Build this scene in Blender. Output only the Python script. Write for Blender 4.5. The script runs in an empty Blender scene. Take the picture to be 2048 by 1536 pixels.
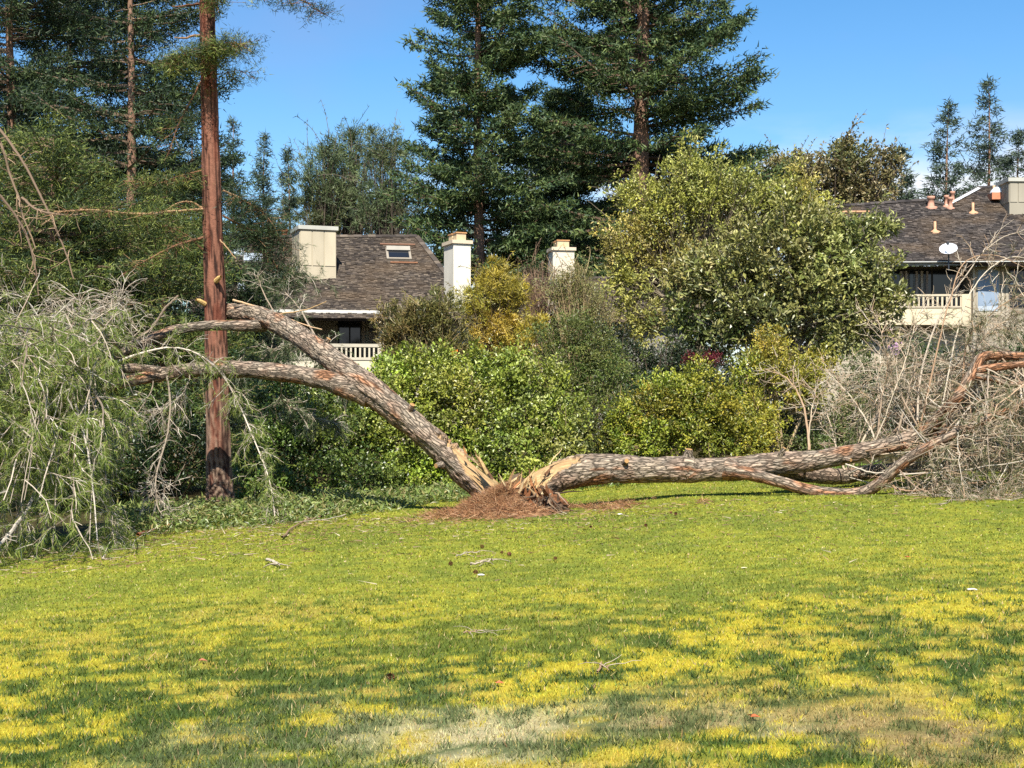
import bpy, math
import numpy as np

# ------------------------------------------------------------------ camera, sky, sun, exposure
scene = bpy.context.scene
COL = scene.collection
F, HOR, CAMZ = 2844.0, 830.0, 1.6            # focal length and horizon in photo pixels, eye height
cam = bpy.data.cameras.new("camera"); camo = bpy.data.objects.new("camera", cam); COL.objects.link(camo)
cam.sensor_width = 36.0; cam.lens = F / 2048 * 36.0
cam.shift_y = (HOR - 768) / 2048.0
cam.clip_end = 2000.0; cam.clip_start = 0.1
camo.location = (0, 0, CAMZ); camo.rotation_euler = (math.radians(90), 0, 0)
scene.camera = camo

SUN_EL, SUN_AZ = 50.0, 181.0                  # azimuth clockwise from +Y (behind the camera)
w = bpy.data.worlds.new("World"); scene.world = w; w.use_nodes = True
nt = w.node_tree; nt.nodes.clear()
wo = nt.nodes.new("ShaderNodeOutputWorld"); bg = nt.nodes.new("ShaderNodeBackground")
sky = nt.nodes.new("ShaderNodeTexSky"); sky.sky_type = 'NISHITA'; sky.sun_disc = False
sky.sun_elevation = math.radians(SUN_EL); sky.sun_rotation = math.radians(SUN_AZ)
sky.air_density = 1.0; sky.dust_density = 0.3; sky.ozone_density = 2.0
hsv = nt.nodes.new("ShaderNodeHueSaturation"); hsv.inputs['Saturation'].default_value = 1.34; hsv.inputs['Value'].default_value = 1.5
tc = nt.nodes.new("ShaderNodeTexCoord")
mp = nt.nodes.new("ShaderNodeMapping"); mp.inputs['Scale'].default_value = (3.0, 3.0, 11.0); mp.inputs['Location'].default_value = (0.35, 0.0, 0.1)
cn = nt.nodes.new("ShaderNodeTexNoise"); cn.inputs['Scale'].default_value = 1.3; cn.inputs['Detail'].default_value = 6; cn.inputs['Roughness'].default_value = 0.55
cr = nt.nodes.new("ShaderNodeValToRGB"); cr.color_ramp.elements[0].position = 0.48; cr.color_ramp.elements[1].position = 0.62
sp = nt.nodes.new("ShaderNodeSeparateXYZ")
mr = nt.nodes.new("ShaderNodeMapRange"); mr.inputs['From Min'].default_value = 0.205; mr.inputs['From Max'].default_value = 0.155   # clouds bank low
mm = nt.nodes.new("ShaderNodeMath"); mm.operation = 'MULTIPLY'
mx = nt.nodes.new("ShaderNodeMixRGB"); mx.inputs[2].default_value = (8.5, 9.0, 9.6, 1)
L = nt.links.new
L(sky.outputs[0], hsv.inputs['Color']); L(tc.outputs['Generated'], mp.inputs[0]); L(mp.outputs[0], cn.inputs['Vector'])
ma = nt.nodes.new("ShaderNodeMath"); ma.operation = 'MULTIPLY_ADD'; ma.inputs[1].default_value = 0.55   # the bank lies to the east
L(tc.outputs['Generated'], sp.inputs[0]); L(sp.outputs['X'], ma.inputs[0]); L(cn.outputs[0], ma.inputs[2]); L(ma.outputs[0], cr.inputs[0]); L(sp.outputs['Z'], mr.inputs['Value'])
L(cr.outputs[0], mm.inputs[0]); L(mr.outputs[0], mm.inputs[1]); L(mm.outputs[0], mx.inputs[0]); L(hsv.outputs[0], mx.inputs[1])
mp2 = nt.nodes.new("ShaderNodeMapping"); mp2.inputs['Scale'].default_value = (4.0, 4.0, 9.0); mp2.inputs['Location'].default_value = (1.7, 0.4, 0.0)
cn2 = nt.nodes.new("ShaderNodeTexNoise"); cn2.inputs['Scale'].default_value = 1.0; cn2.inputs['Detail'].default_value = 5
cr2 = nt.nodes.new("ShaderNodeValToRGB"); cr2.color_ramp.elements[0].position = 0.5; cr2.color_ramp.elements[1].position = 0.75; cr2.color_ramp.elements[1].color = (.24, .24, .24, 1)
mx2 = nt.nodes.new("ShaderNodeMixRGB"); mx2.inputs[2].default_value = (3.6, 3.9, 6.6, 1)          # thin violet-grey wisps
L(tc.outputs['Generated'], mp2.inputs[0]); L(mp2.outputs[0], cn2.inputs['Vector']); L(cn2.outputs[0], cr2.inputs[0]); L(cr2.outputs[0], mx2.inputs[0]); L(mx.outputs[0], mx2.inputs[1])
L(mx2.outputs[0], bg.inputs[0]); bg.inputs[1].default_value = 0.057; L(bg.outputs[0], wo.inputs[0])

sl = bpy.data.lights.new("sun", 'SUN'); sl.energy = 5.0; sl.angle = math.radians(0.5); sl.color = (1.0, 0.95, 0.86)
so = bpy.data.objects.new("sun", sl); COL.objects.link(so)
_e, _a = math.radians(SUN_EL), math.radians(SUN_AZ)
SUND = np.array([math.sin(_a) * math.cos(_e), math.cos(_a) * math.cos(_e), math.sin(_e)])
so.rotation_euler = (math.radians(90 - SUN_EL), 0, math.radians(180 - SUN_AZ))
so.location = (-10, -30, 40)
vs = scene.view_settings; vs.view_transform = 'Standard'; vs.look = 'None'; vs.exposure = 1.06; vs.gamma = 1.0
scene.cycles.max_bounces = 5; scene.cycles.diffuse_bounces = 3; scene.cycles.glossy_bounces = 2
scene.cycles.transmission_bounces = 3; scene.cycles.use_denoising = False; scene.cycles.use_adaptive_sampling = False

# ------------------------------------------------------------------ numbers
rng = np.random.default_rng(11)
U = rng.uniform
def P(px, py, Y):
    return np.array([(px - 1024) / F * Y, Y, CAMZ - (py - HOR) / F * Y])
ALB = 0.69                                    # surfaces reflect less than a picture's bright values
def lin(r, g, b):
    c = np.array([r, g, b], float) / 255.0
    return ALB * np.where(c < 0.04045, c / 12.92, ((c + 0.055) / 1.055) ** 2.4)
def norm(v):
    return v / np.maximum(np.linalg.norm(v, axis=-1, keepdims=True), 1e-9)
def sst(a, b, x):
    t = np.clip((np.asarray(x, float) - a) / (b - a), 0, 1); return t * t * (3 - 2 * t)
def _h(ix, iy, iz, seed):
    n = (ix.astype(np.int64) * 374761393 + iy.astype(np.int64) * 668265263 + iz.astype(np.int64) * 1274126177 + seed * 974634777) & 0xFFFFFFFF
    n = ((n ^ (n >> 13)) * 1274126177) & 0xFFFFFFFF
    n = ((n ^ (n >> 15)) * 2246822519) & 0xFFFFFFFF
    return ((n ^ (n >> 16)) & 0xFFFFFF) / float(0xFFFFFF)
def vnoise(x, y, z=0.0, seed=0):
    x, y, z = np.broadcast_arrays(np.asarray(x, float), np.asarray(y, float), np.asarray(z, float))
    fx, fy, fz = np.floor(x), np.floor(y), np.floor(z)
    u, v, s = x - fx, y - fy, z - fz
    u, v, s = u*u*(3-2*u), v*v*(3-2*v), s*s*(3-2*s)
    r = 0
    for dx in (0, 1):
        for dy in (0, 1):
            for dz in (0, 1):
                wgt = (u if dx else 1-u) * (v if dy else 1-v) * (s if dz else 1-s)
                r = r + wgt * _h(fx+dx, fy+dy, fz+dz, seed)
    return r
def fbm(x, y, z=0.0, o=4, seed=0, g=0.5):
    r, a, t = 0, 1.0, 0
    for k in range(o):
        r = r + a * vnoise(np.asarray(x) * 2**k + 7.3*k, np.asarray(y) * 2**k - 3.1*k, np.asarray(z) * 2**k, seed + k); t += a; a *= g
    return r / t
def cells(x, y, seed=0):
    """jittered cell pattern: distance to border and a random value per cell"""
    x, y = np.asarray(x, float), np.asarray(y, float)
    fx, fy = np.floor(x), np.floor(y)
    d1 = np.full(x.shape, 9.0); d2 = np.full(x.shape, 9.0); idr = np.zeros(x.shape)
    for dx in (-1, 0, 1):
        for dy in (-1, 0, 1):
            cx, cy = fx + dx, fy + dy
            qx = cx + _h(cx, cy, cx*0, seed); qy = cy + _h(cx, cy, cx*0, seed + 5)
            d = np.hypot(x - qx, y - qy)
            m = d < d1
            d2 = np.where(m, d1, np.minimum(d2, d)); idr = np.where(m, _h(cx, cy, cx*0, seed + 9), idr); d1 = np.where(m, d, d1)
    return d2 - d1, idr
def g(x, y):
    """height of the ground"""
    x, y = np.asarray(x, float), np.asarray(y, float)
    xs = 26 * np.tanh(x / 26)
    s = (0.03 + 0.05 * sst(29, 60, y)) * sst(1, 17, y)
    z = s * xs - 0.05 * np.clip(-x - 3.5, 0, 6) * sst(6, 17, y) + 0.13 * sst(0.8, 3.2, x) * sst(17, 24, y)
    z = z + 0.05 * (fbm(x * .35, y * .35, o=2, seed=3) - .5)
    return z + 0.35 * sst(30, 45, y)

# ------------------------------------------------------------------ mesh building
class MB:
    def __init__(s): s.v = []; s.t = []; s.q = []; s.c = []; s.n = 0; s.bk = None
    def add(s, V, tris=None, quads=None, col=(1, 1, 1)):
        V = np.asarray(V, float).reshape(-1, 3); k = len(V)
        if tris is not None and len(tris): s.t.append(np.asarray(tris).reshape(-1, 3) + s.n)
        if quads is not None and len(quads): s.q.append(np.asarray(quads).reshape(-1, 4) + s.n)
        s.v.append(V); s.c.append(np.broadcast_to(np.asarray(col, float), (k, 3))); s.n += k
        return s
    def build(s, name, mat, parent=None, smooth=False, kind=None, label=None):
        me = bpy.data.meshes.new(name)
        V = np.concatenate(s.v) if s.v else np.zeros((0, 3))
        o = bpy.data.objects.new(name, me)
        if parent is not None:
            V = V - np.array(parent["_w"])
            o.parent = parent
        T = np.concatenate(s.t) if s.t else np.zeros((0, 3), int)
        Q = np.concatenate(s.q) if s.q else np.zeros((0, 4), int)
        me.vertices.add(len(V)); me.vertices.foreach_set("co", V.astype(np.float32).ravel())
        nl = T.size + Q.size
        me.loops.add(nl); me.loops.foreach_set("vertex_index", np.concatenate([T.ravel(), Q.ravel()]).astype(np.int32))
        st = np.concatenate([np.arange(len(T)) * 3, T.size + np.arange(len(Q)) * 4]).astype(np.int32)
        me.polygons.add(len(st)); me.polygons.foreach_set("loop_start", st)
        me.polygons.foreach_set("use_smooth", np.full(len(st), smooth))
        at = me.attributes.new("Col", 'FLOAT_COLOR', 'POINT')
        c = np.ones((len(V), 4), np.float32); c[:, :3] = np.concatenate(s.c)
        at.data.foreach_set("color", c.ravel())
        if s.bk is not None:
            a2 = me.attributes.new("bk", 'FLOAT_VECTOR', 'POINT'); b2 = np.zeros((len(V), 3), np.float32); b2[:len(s.bk)] = s.bk; a2.data.foreach_set("vector", b2.ravel())
        me.update(calc_edges=True); me.validate()
        me.materials.append(mat)
        COL.objects.link(o)
        o["_w"] = [0.0, 0.0, 0.0] if parent is None else list(parent["_w"])
        if kind: o["kind"] = kind
        if label: o["label"] = label
        return o
def thing(name, label, cat, loc, group=None):
    o = bpy.data.objects.new(name, None); COL.objects.link(o)
    o.location = [float(v) for v in loc]; o["_w"] = [float(v) for v in loc]; o.empty_display_size = 0.2
    o["label"] = label; o["category"] = cat
    if group: o["group"] = group
    return o
def tag(o, label, cat, group=None):
    o["label"] = label; o["category"] = cat
    if group: o["group"] = group
    return o
def frames(pts):
    t = norm(np.gradient(pts, axis=1))
    ref = np.where(np.abs(t[:, :1, 2:3]) > 0.8, np.array([1.0, 0.15, 0]), np.array([0.0, 0, 1.0]))
    ref = np.broadcast_to(ref, t.shape)
    a = norm(np.cross(t, ref)); b = np.cross(a, t)
    return t, a, b
def tubes(mb, pts, rad, S=4, col=(.3, .25, .2)):
    """many tubes: pts (N,P,3), rad (N,P); col (3,), (N,3)"""
    pts = np.asarray(pts, float); N, Pn = pts.shape[:2]
    rad = np.broadcast_to(np.asarray(rad, float), (N, Pn))
    t, a, b = frames(pts)
    th = np.arange(S) / S * 2 * np.pi
    V = pts[:, :, None] + rad[:, :, None, None] * (a[:, :, None] * np.cos(th)[:, None] + b[:, :, None] * np.sin(th)[:, None])
    idx = np.arange(N * Pn * S).reshape(N, Pn, S)
    q = np.stack([idx[:, :-1], np.roll(idx, -1, 2)[:, :-1], np.roll(idx, -1, 2)[:, 1:], idx[:, 1:]], -1)
    col = np.asarray(col, float)
    if col.ndim == 2: col = np.repeat(col, Pn * S, 0)
    mb.add(V, quads=q, col=col)
def smoothline(pts, n):
    """Catmull-Rom through the points, n samples (any columns)"""
    p = np.asarray(pts, float); k = len(p)
    q = np.vstack([2*p[0]-p[1], p, 2*p[-1]-p[-2]])
    u = np.linspace(0, k - 1 - 1e-6, n); i = u.astype(int); f = (u - i)[:, None]
    a, b, c, d = q[i], q[i+1], q[i+2], q[i+3]
    return 0.5 * (2*b + (c-a)*f + (2*a-5*b+4*c-d)*f**2 + (3*b-a-3*c+d)*f**3)
def grow(start, d, length, n, grav=-0.1, wob=0.12, curl=None):
    """N wandering branches: start (N,3), d (N,3), length (N,)"""
    N = len(start); p = np.array(start, float); d = norm(np.array(d, float)); out = [p.copy()]
    st = np.asarray(length)[:, None] / (n - 1)
    for k in range(n - 1):
        d = d + rng.normal(0, wob, (N, 3)); d[:, 2] += grav
        if curl is not None: d = d + curl * (k / n)
        d = norm(d); p = p + d * st; out.append(p.copy())
    return np.stack(out, 1)
def along(pts, idx, s):
    """point and tangent at parameter s (0..1) on tube idx"""
    Pn = pts.shape[1]; u = np.clip(s, 0, .9999) * (Pn - 1); i = u.astype(int); f = (u - i)[:, None]
    a, b = pts[idx, i], pts[idx, i + 1]
    return a * (1 - f) + b * f, norm(b - a)
def rdir(n):
    return norm(rng.normal(0, 1, (n, 3)))
def blades(mb, pos, d, ln, wd, col, bend=0.0):
    """thin triangles from pos along d"""
    n = len(pos); d = norm(d); s = norm(np.cross(d, rdir(n)))
    ln = np.broadcast_to(ln, (n,))[:, None]; wd = np.broadcast_to(wd, (n,))[:, None]
    tip = pos + d * ln
    V = np.stack([pos - s * wd * .5, pos + s * wd * .5, tip], 1)
    c = np.repeat(col, 3, 0) if np.ndim(col) == 2 else col
    mb.add(V, tris=np.arange(n * 3).reshape(n, 3), col=c)
def leaves(mb, pos, d, nrm, ln, wd, col, fold=0.25):
    n = len(pos); d = norm(d); s = norm(np.cross(d, nrm)); up = np.cross(s, d)
    ln = np.broadcast_to(ln, (n,))[:, None]; wd = np.broadcast_to(wd, (n,))[:, None]
    m = pos + d * ln * .45
    V = np.stack([pos, m - s*wd*.5 + up*wd*fold, pos + d*ln - up*ln*.12, m + s*wd*.5 + up*wd*fold], 1)
    k = np.arange(n)[:, None] * 4
    T = np.concatenate([k + np.array([0, 2, 1]), k + np.array([0, 3, 2])], 0)
    c = np.repeat(col, 4, 0) if np.ndim(col) == 2 else col
    mb.add(V, tris=T, col=c)
def pick(pal, n, jit=0.12, wts=None):
    """n colours from a palette of sRGB triples"""
    P_ = np.array([lin(*c) for c in pal]); i = rng.choice(len(pal), n, p=wts); j = rng.choice(len(pal), n, p=wts)
    f = U(0, .5, (n, 1)); c = P_[i] * (1 - f) + P_[j] * f
    return np.clip(c * (1 + rng.normal(0, jit, (n, 1))), 0.004, 0.95)
BOXQ = np.array([[0,3,2,1],[4,5,6,7],[0,1,5,4],[1,2,6,5],[2,3,7,6],[3,0,4,7]])
def box(mb, c, size, ax=None, col=(1, 1, 1)):
    """box at centre c with size along the axes ax (3 rows)"""
    ax = np.eye(3) if ax is None else np.asarray(ax); s = np.asarray(size) / 2
    k = np.array([[-1,-1,-1],[1,-1,-1],[1,1,-1],[-1,1,-1],[-1,-1,1],[1,-1,1],[1,1,1],[-1,1,1]]) * s
    mb.add(np.asarray(c) + k @ ax, quads=BOXQ, col=col); return mb

# ------------------------------------------------------------------ materials
def mat_col(name, rough=0.6, transl=0.0, bump=0.0, bscale=40.0, spec=0.3, vary=0.0, vscale=6.0, stretch=(1, 1, 1)):
    m = bpy.data.materials.new(name); m.use_nodes = True; t = m.node_tree; t.nodes.clear()
    out = t.nodes.new("ShaderNodeOutputMaterial"); pb = t.nodes.new("ShaderNodeBsdfPrincipled")
    at = t.nodes.new("ShaderNodeAttribute"); at.attribute_name = "Col"
    pb.inputs['Roughness'].default_value = rough; pb.inputs['Specular IOR Level'].default_value = spec
    src = at.outputs['Color']
    co = t.nodes.new("ShaderNodeTexCoord")
    mpp = t.nodes.new("ShaderNodeMapping"); mpp.inputs['Scale'].default_value = stretch
    t.links.new(co.outputs['Object'], mpp.inputs[0])
    if vary > 0:
        nz = t.nodes.new("ShaderNodeTexNoise"); nz.inputs['Scale'].default_value = vscale; nz.inputs['Detail'].default_value = 5
        rg = t.nodes.new("ShaderNodeMapRange"); rg.inputs['From Min'].default_value = 0.3; rg.inputs['From Max'].default_value = 0.7
        rg.inputs['To Min'].default_value = 1 - vary; rg.inputs['To Max'].default_value = 1 + vary
        mu = t.nodes.new("ShaderNodeVectorMath"); mu.operation = 'SCALE'
        t.links.new(mpp.outputs[0], nz.inputs['Vector']); t.links.new(nz.outputs[0], rg.inputs['Value'])
        t.links.new(src, mu.inputs[0]); t.links.new(rg.outputs[0], mu.inputs['Scale']); src = mu.outputs[0]
    t.links.new(src, pb.inputs['Base Color'])
    if bump > 0:
        n2 = t.nodes.new("ShaderNodeTexNoise"); n2.inputs['Scale'].default_value = bscale; n2.inputs['Detail'].default_value = 6
        bp = t.nodes.new("ShaderNodeBump"); bp.inputs['Strength'].default_value = bump; bp.inputs['Distance'].default_value = 0.02
        t.links.new(mpp.outputs[0], n2.inputs['Vector']); t.links.new(n2.outputs[0], bp.inputs['Height']); t.links.new(bp.outputs[0], pb.inputs['Normal'])
    if transl > 0:
        tr = t.nodes.new("ShaderNodeBsdfTranslucent"); ms = t.nodes.new("ShaderNodeMixShader"); ms.inputs[0].default_value = transl
        t.links.new(src, tr.inputs[0]); t.links.new(pb.outputs[0], ms.inputs[1]); t.links.new(tr.outputs[0], ms.inputs[2])
        t.links.new(ms.outputs[0], out.inputs[0])
    else:
        t.links.new(pb.outputs[0], out.inputs[0])
    return m
M_LAWN = mat_col("lawn_soil", 0.9, 0, 0.6, 30, 0.1, 0.18, 9.0)
M_GRASS = mat_col("grass_blade", 0.6, 0.25, spec=0.2)
M_LEAF = mat_col("leaf", 0.45, 0.22, spec=0.45)
M_GLOSS = mat_col("glossy_leaf", 0.4, 0.18, spec=0.5)
M_NEEDLE = mat_col("needle", 0.55, 0.15, spec=0.3)
M_BARK = mat_col("bark", 0.9, 0, 0.5, 60, 0.15, 0.15, 25.0)
def mat_pine_bark():
    m = mat_col("pine_bark", 0.9, 0, 0, 1, 0.12, 0.15, 25.0); t = m.node_tree; N = t.nodes.new; K = t.links.new
    pb = [n for n in t.nodes if n.type == 'BSDF_PRINCIPLED'][0]; src = pb.inputs['Base Color'].links[0].from_socket
    at = N("ShaderNodeAttribute"); at.attribute_name = "bk"; mp_ = N("ShaderNodeMapping"); mp_.inputs['Scale'].default_value = (21.0, 5.0, 0)
    nz = N("ShaderNodeTexNoise"); nz.inputs['Scale'].default_value = 1.1; nz.inputs['Detail'].default_value = 4
    ad = N("ShaderNodeVectorMath"); ad.operation = 'MULTIPLY_ADD'; ad.inputs[1].default_value = (1.1, 1.1, 0)
    vo = N("ShaderNodeTexVoronoi"); vo.feature = 'DISTANCE_TO_EDGE'; vo.inputs['Scale'].default_value = 1.0
    K(at.outputs['Vector'], mp_.inputs[0]); K(mp_.outputs[0], nz.inputs['Vector']); K(nz.outputs['Color'], ad.inputs[0]); K(mp_.outputs[0], ad.inputs[2]); K(ad.outputs[0], vo.inputs['Vector'])
    rg = N("ShaderNodeMapRange"); rg.inputs['From Min'].default_value = 0.01; rg.inputs['From Max'].default_value = 0.15; rg.inputs['To Min'].default_value = 0.36; rg.inputs['To Max'].default_value = 1.42
    n2 = N("ShaderNodeTexNoise"); n2.inputs['Scale'].default_value = 2.2; n2.inputs['Detail'].default_value = 6; K(ad.outputs[0], n2.inputs['Vector'])
    r2 = N("ShaderNodeMapRange"); r2.inputs['From Min'].default_value = 0.3; r2.inputs['From Max'].default_value = 0.7; r2.inputs['To Min'].default_value = 0.7; r2.inputs['To Max'].default_value = 1.2
    K(n2.outputs[0], r2.inputs['Value'])
    sx = N("ShaderNodeSeparateXYZ"); K(at.outputs['Vector'], sx.inputs[0])
    K(vo.outputs['Distance'], rg.inputs['Value']); mm_ = N("ShaderNodeMath"); mm_.operation = 'MULTIPLY'; K(rg.outputs[0], mm_.inputs[0]); K(r2.outputs[0], mm_.inputs[1])
    mw = N("ShaderNodeMix"); mw.data_type = 'FLOAT'; K(sx.outputs['Z'], mw.inputs[0]); K(mm_.outputs[0], mw.inputs[2]); mw.inputs[3].default_value = 1.0
    mu = N("ShaderNodeVectorMath"); mu.operation = 'SCALE'; K(src, mu.inputs[0]); K(mw.outputs[0], mu.inputs['Scale']); K(mu.outputs[0], pb.inputs['Base Color'])
    bp = N("ShaderNodeBump"); bp.inputs['Strength'].default_value = 0.8; bp.inputs['Distance'].default_value = 0.03; K(mw.outputs[0], bp.inputs['Height']); K(bp.outputs[0], pb.inputs['Normal'])
    return m
M_PINE = mat_pine_bark()
M_TWIG = mat_col("twig", 0.8, 0, 0.0, spec=0.2)
M_WOOD = mat_col("splintered_wood", 0.7, 0, 0.4, 50, 0.2, 0.2, 30.0, (1, 1, 1))
M_SHING = mat_col("wood_shingle", 0.85, 0, 0.3, 60, 0.2, 0.2, 12.0)
M_PAINT = mat_col("painted_board", 0.65, 0, 0.1, 25, 0.3, 0.12, 1.6, (1, 1, .3))
M_STUCCO = mat_col("stucco", 0.85, 0, 0.05, 20, 0.2, 0.13, 1.3, (1, 1, .35))
M_CLAY = mat_col("terracotta", 0.7, 0, 0.2, 40, 0.3, 0.1, 8.0)
M_METAL = mat_col("painted_metal", 0.4, 0, spec=0.5)
M_DUFF = mat_col("needle_litter", 0.9, 0, 0.8, 50, 0.1, 0.3, 14.0)
def mat_glass(name, col):
    m = bpy.data.materials.new(name); m.use_nodes = True
    pb = m.node_tree.nodes["Principled BSDF"]; pb.inputs['Base Color'].default_value = (*col, 1)
    pb.inputs['Roughness'].default_value = 0.06; pb.inputs['Specular IOR Level'].default_value = 0.5
    nz = m.node_tree.nodes.new("ShaderNodeTexNoise"); nz.inputs['Scale'].default_value = 1.5
    bp = m.node_tree.nodes.new("ShaderNodeBump"); bp.inputs['Strength'].default_value = 0.04
    m.node_tree.links.new(nz.outputs[0], bp.inputs['Height']); m.node_tree.links.new(bp.outputs[0], pb.inputs['Normal'])
    return m
M_GLASS = mat_glass("dark_window_glass", (0.012, 0.013, 0.015))
M_SKYL = mat_glass("skylight_glass", (0.35, 0.4, 0.45))

# ------------------------------------------------------------------ lawn
def lawn_color(x, y, jit=0.0):
    """colour and blade height factor of the lawn at a place"""
    A = fbm(x * 6.6, y * 5.4, o=4, seed=21, g=.68)
    B = fbm(x * 0.55 + 3, y * 0.4, o=3, seed=31)
    C_ = fbm(x * 1.5 + 9, y * 1.2 + 4, o=4, seed=41)
    D = fbm(x * 19, y * 15, o=3, seed=51, g=.7)
    f1 = lambda t: np.clip(t, 0, 1)[:, None]
    mix = lambda p, q, t: p * (1 - f1(t)) + q * f1(t)
    near = 1 - sst(8.0, 14.5, y + 4 * (B - .5) - .3 * x)
    v = A + 0.34 * (B - .5) + 0.42 * (D - .5) + .12 * (C_ - .5)
    if jit: v = v + rng.normal(0, jit, len(x)); C_ = C_ + rng.normal(0, jit, len(x)); D = D + rng.normal(0, jit, len(x))
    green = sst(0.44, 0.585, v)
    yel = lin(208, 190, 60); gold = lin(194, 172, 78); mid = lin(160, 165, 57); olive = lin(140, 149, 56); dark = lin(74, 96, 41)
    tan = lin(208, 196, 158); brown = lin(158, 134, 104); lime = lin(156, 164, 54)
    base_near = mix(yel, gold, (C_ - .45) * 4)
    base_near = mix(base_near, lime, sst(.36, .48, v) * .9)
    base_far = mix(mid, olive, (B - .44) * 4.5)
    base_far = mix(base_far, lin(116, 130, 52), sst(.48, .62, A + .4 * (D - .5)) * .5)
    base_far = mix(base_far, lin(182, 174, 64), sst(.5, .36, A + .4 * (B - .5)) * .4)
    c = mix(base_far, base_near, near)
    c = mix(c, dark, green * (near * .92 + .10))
    dn = -.03 + fbm(x * 1.0 + 40, y * 1.2, o=4, seed=61) + .6 * (D - .5) + .5 * (A - .5)
    dead = sst(0.47, 0.60, dn) * sst(8.8, 7.2, y) * sst(-2.2, -1.2, x) * .85 * (1 - .8 * green)
    c = mix(c, mix(tan, brown, sst(.0, 1.6, x + 2 * (C_ - .5))), dead * .9)
    h = 0.55 + 0.42 * green * near - .08 * dead
    return c, h
xs = np.concatenate([-np.geomspace(420, 13.5, 40), np.arange(-13, 13.01, 0.16), np.geomspace(13.5, 420, 40)])
ys = np.concatenate([np.linspace(-60, 4, 20), np.arange(4.5, 15, 0.14), np.arange(15.2, 31, 0.25), np.geomspace(31.5, 700, 70)])
X, Yg = np.meshgrid(xs, ys)
xf, yf = X.ravel(), Yg.ravel()
z = g(xf, yf)
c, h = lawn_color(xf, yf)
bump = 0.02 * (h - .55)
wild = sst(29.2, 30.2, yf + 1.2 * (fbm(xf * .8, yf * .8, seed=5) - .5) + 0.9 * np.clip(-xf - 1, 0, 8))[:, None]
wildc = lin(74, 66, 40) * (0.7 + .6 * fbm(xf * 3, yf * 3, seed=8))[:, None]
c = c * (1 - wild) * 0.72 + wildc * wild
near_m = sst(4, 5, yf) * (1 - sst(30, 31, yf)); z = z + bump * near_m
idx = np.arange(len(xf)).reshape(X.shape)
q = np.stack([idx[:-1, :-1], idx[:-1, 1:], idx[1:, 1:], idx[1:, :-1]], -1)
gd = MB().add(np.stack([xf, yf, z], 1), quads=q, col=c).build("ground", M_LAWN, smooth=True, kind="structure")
gd["label"] = "sloping lawn of patchy yellow and green grass"

# grass blades
def lawn_blades():
    mb = MB()
    for (y0, y1, dens, ln, wd) in ((5.9, 8, 5000, .034, .007), (8, 11, 2800, .034, .009), (11, 15, 1400, .034, .0135), (15, 20, 640, .034, .021), (20, 29.5, 300, .038, .03)):
        hw = lambda y: y * 0.372 + .5
        A = (y1 - y0) * (hw(y0) + hw(y1)); n = int(A * dens)
        y = U(y0, y1, n); x = U(-1, 1, n) * hw(y1)
        k = np.abs(x) < hw(y); x, y = x[k], y[k]
        k = ~((y + 0.9 * np.clip(-x - 1, 0, 8)) > 29.4); x, y = x[k], y[k]
        mound = np.hypot((x + .12) / 1.15, (y - 23.4) / 1.75) < .55 + .5 * fbm(x * 2, y * 2, o=3, seed=77); x, y = x[~mound], y[~mound]
        n = len(x)
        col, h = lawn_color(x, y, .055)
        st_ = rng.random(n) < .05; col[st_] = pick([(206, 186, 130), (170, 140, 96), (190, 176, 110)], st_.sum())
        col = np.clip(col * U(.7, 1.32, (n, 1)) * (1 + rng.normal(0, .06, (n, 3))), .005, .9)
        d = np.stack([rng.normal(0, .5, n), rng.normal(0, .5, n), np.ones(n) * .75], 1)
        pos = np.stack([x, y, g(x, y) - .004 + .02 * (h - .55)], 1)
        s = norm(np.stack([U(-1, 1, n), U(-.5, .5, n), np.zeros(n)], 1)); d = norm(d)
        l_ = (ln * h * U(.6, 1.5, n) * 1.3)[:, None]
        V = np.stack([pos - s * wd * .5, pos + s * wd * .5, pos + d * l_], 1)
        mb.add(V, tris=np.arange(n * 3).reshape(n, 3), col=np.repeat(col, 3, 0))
    return mb
o = lawn_blades().build("lawn_grass", M_GRASS, kind="stuff")
o["label"] = "short mown grass in yellow and dark green tufts"

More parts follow.
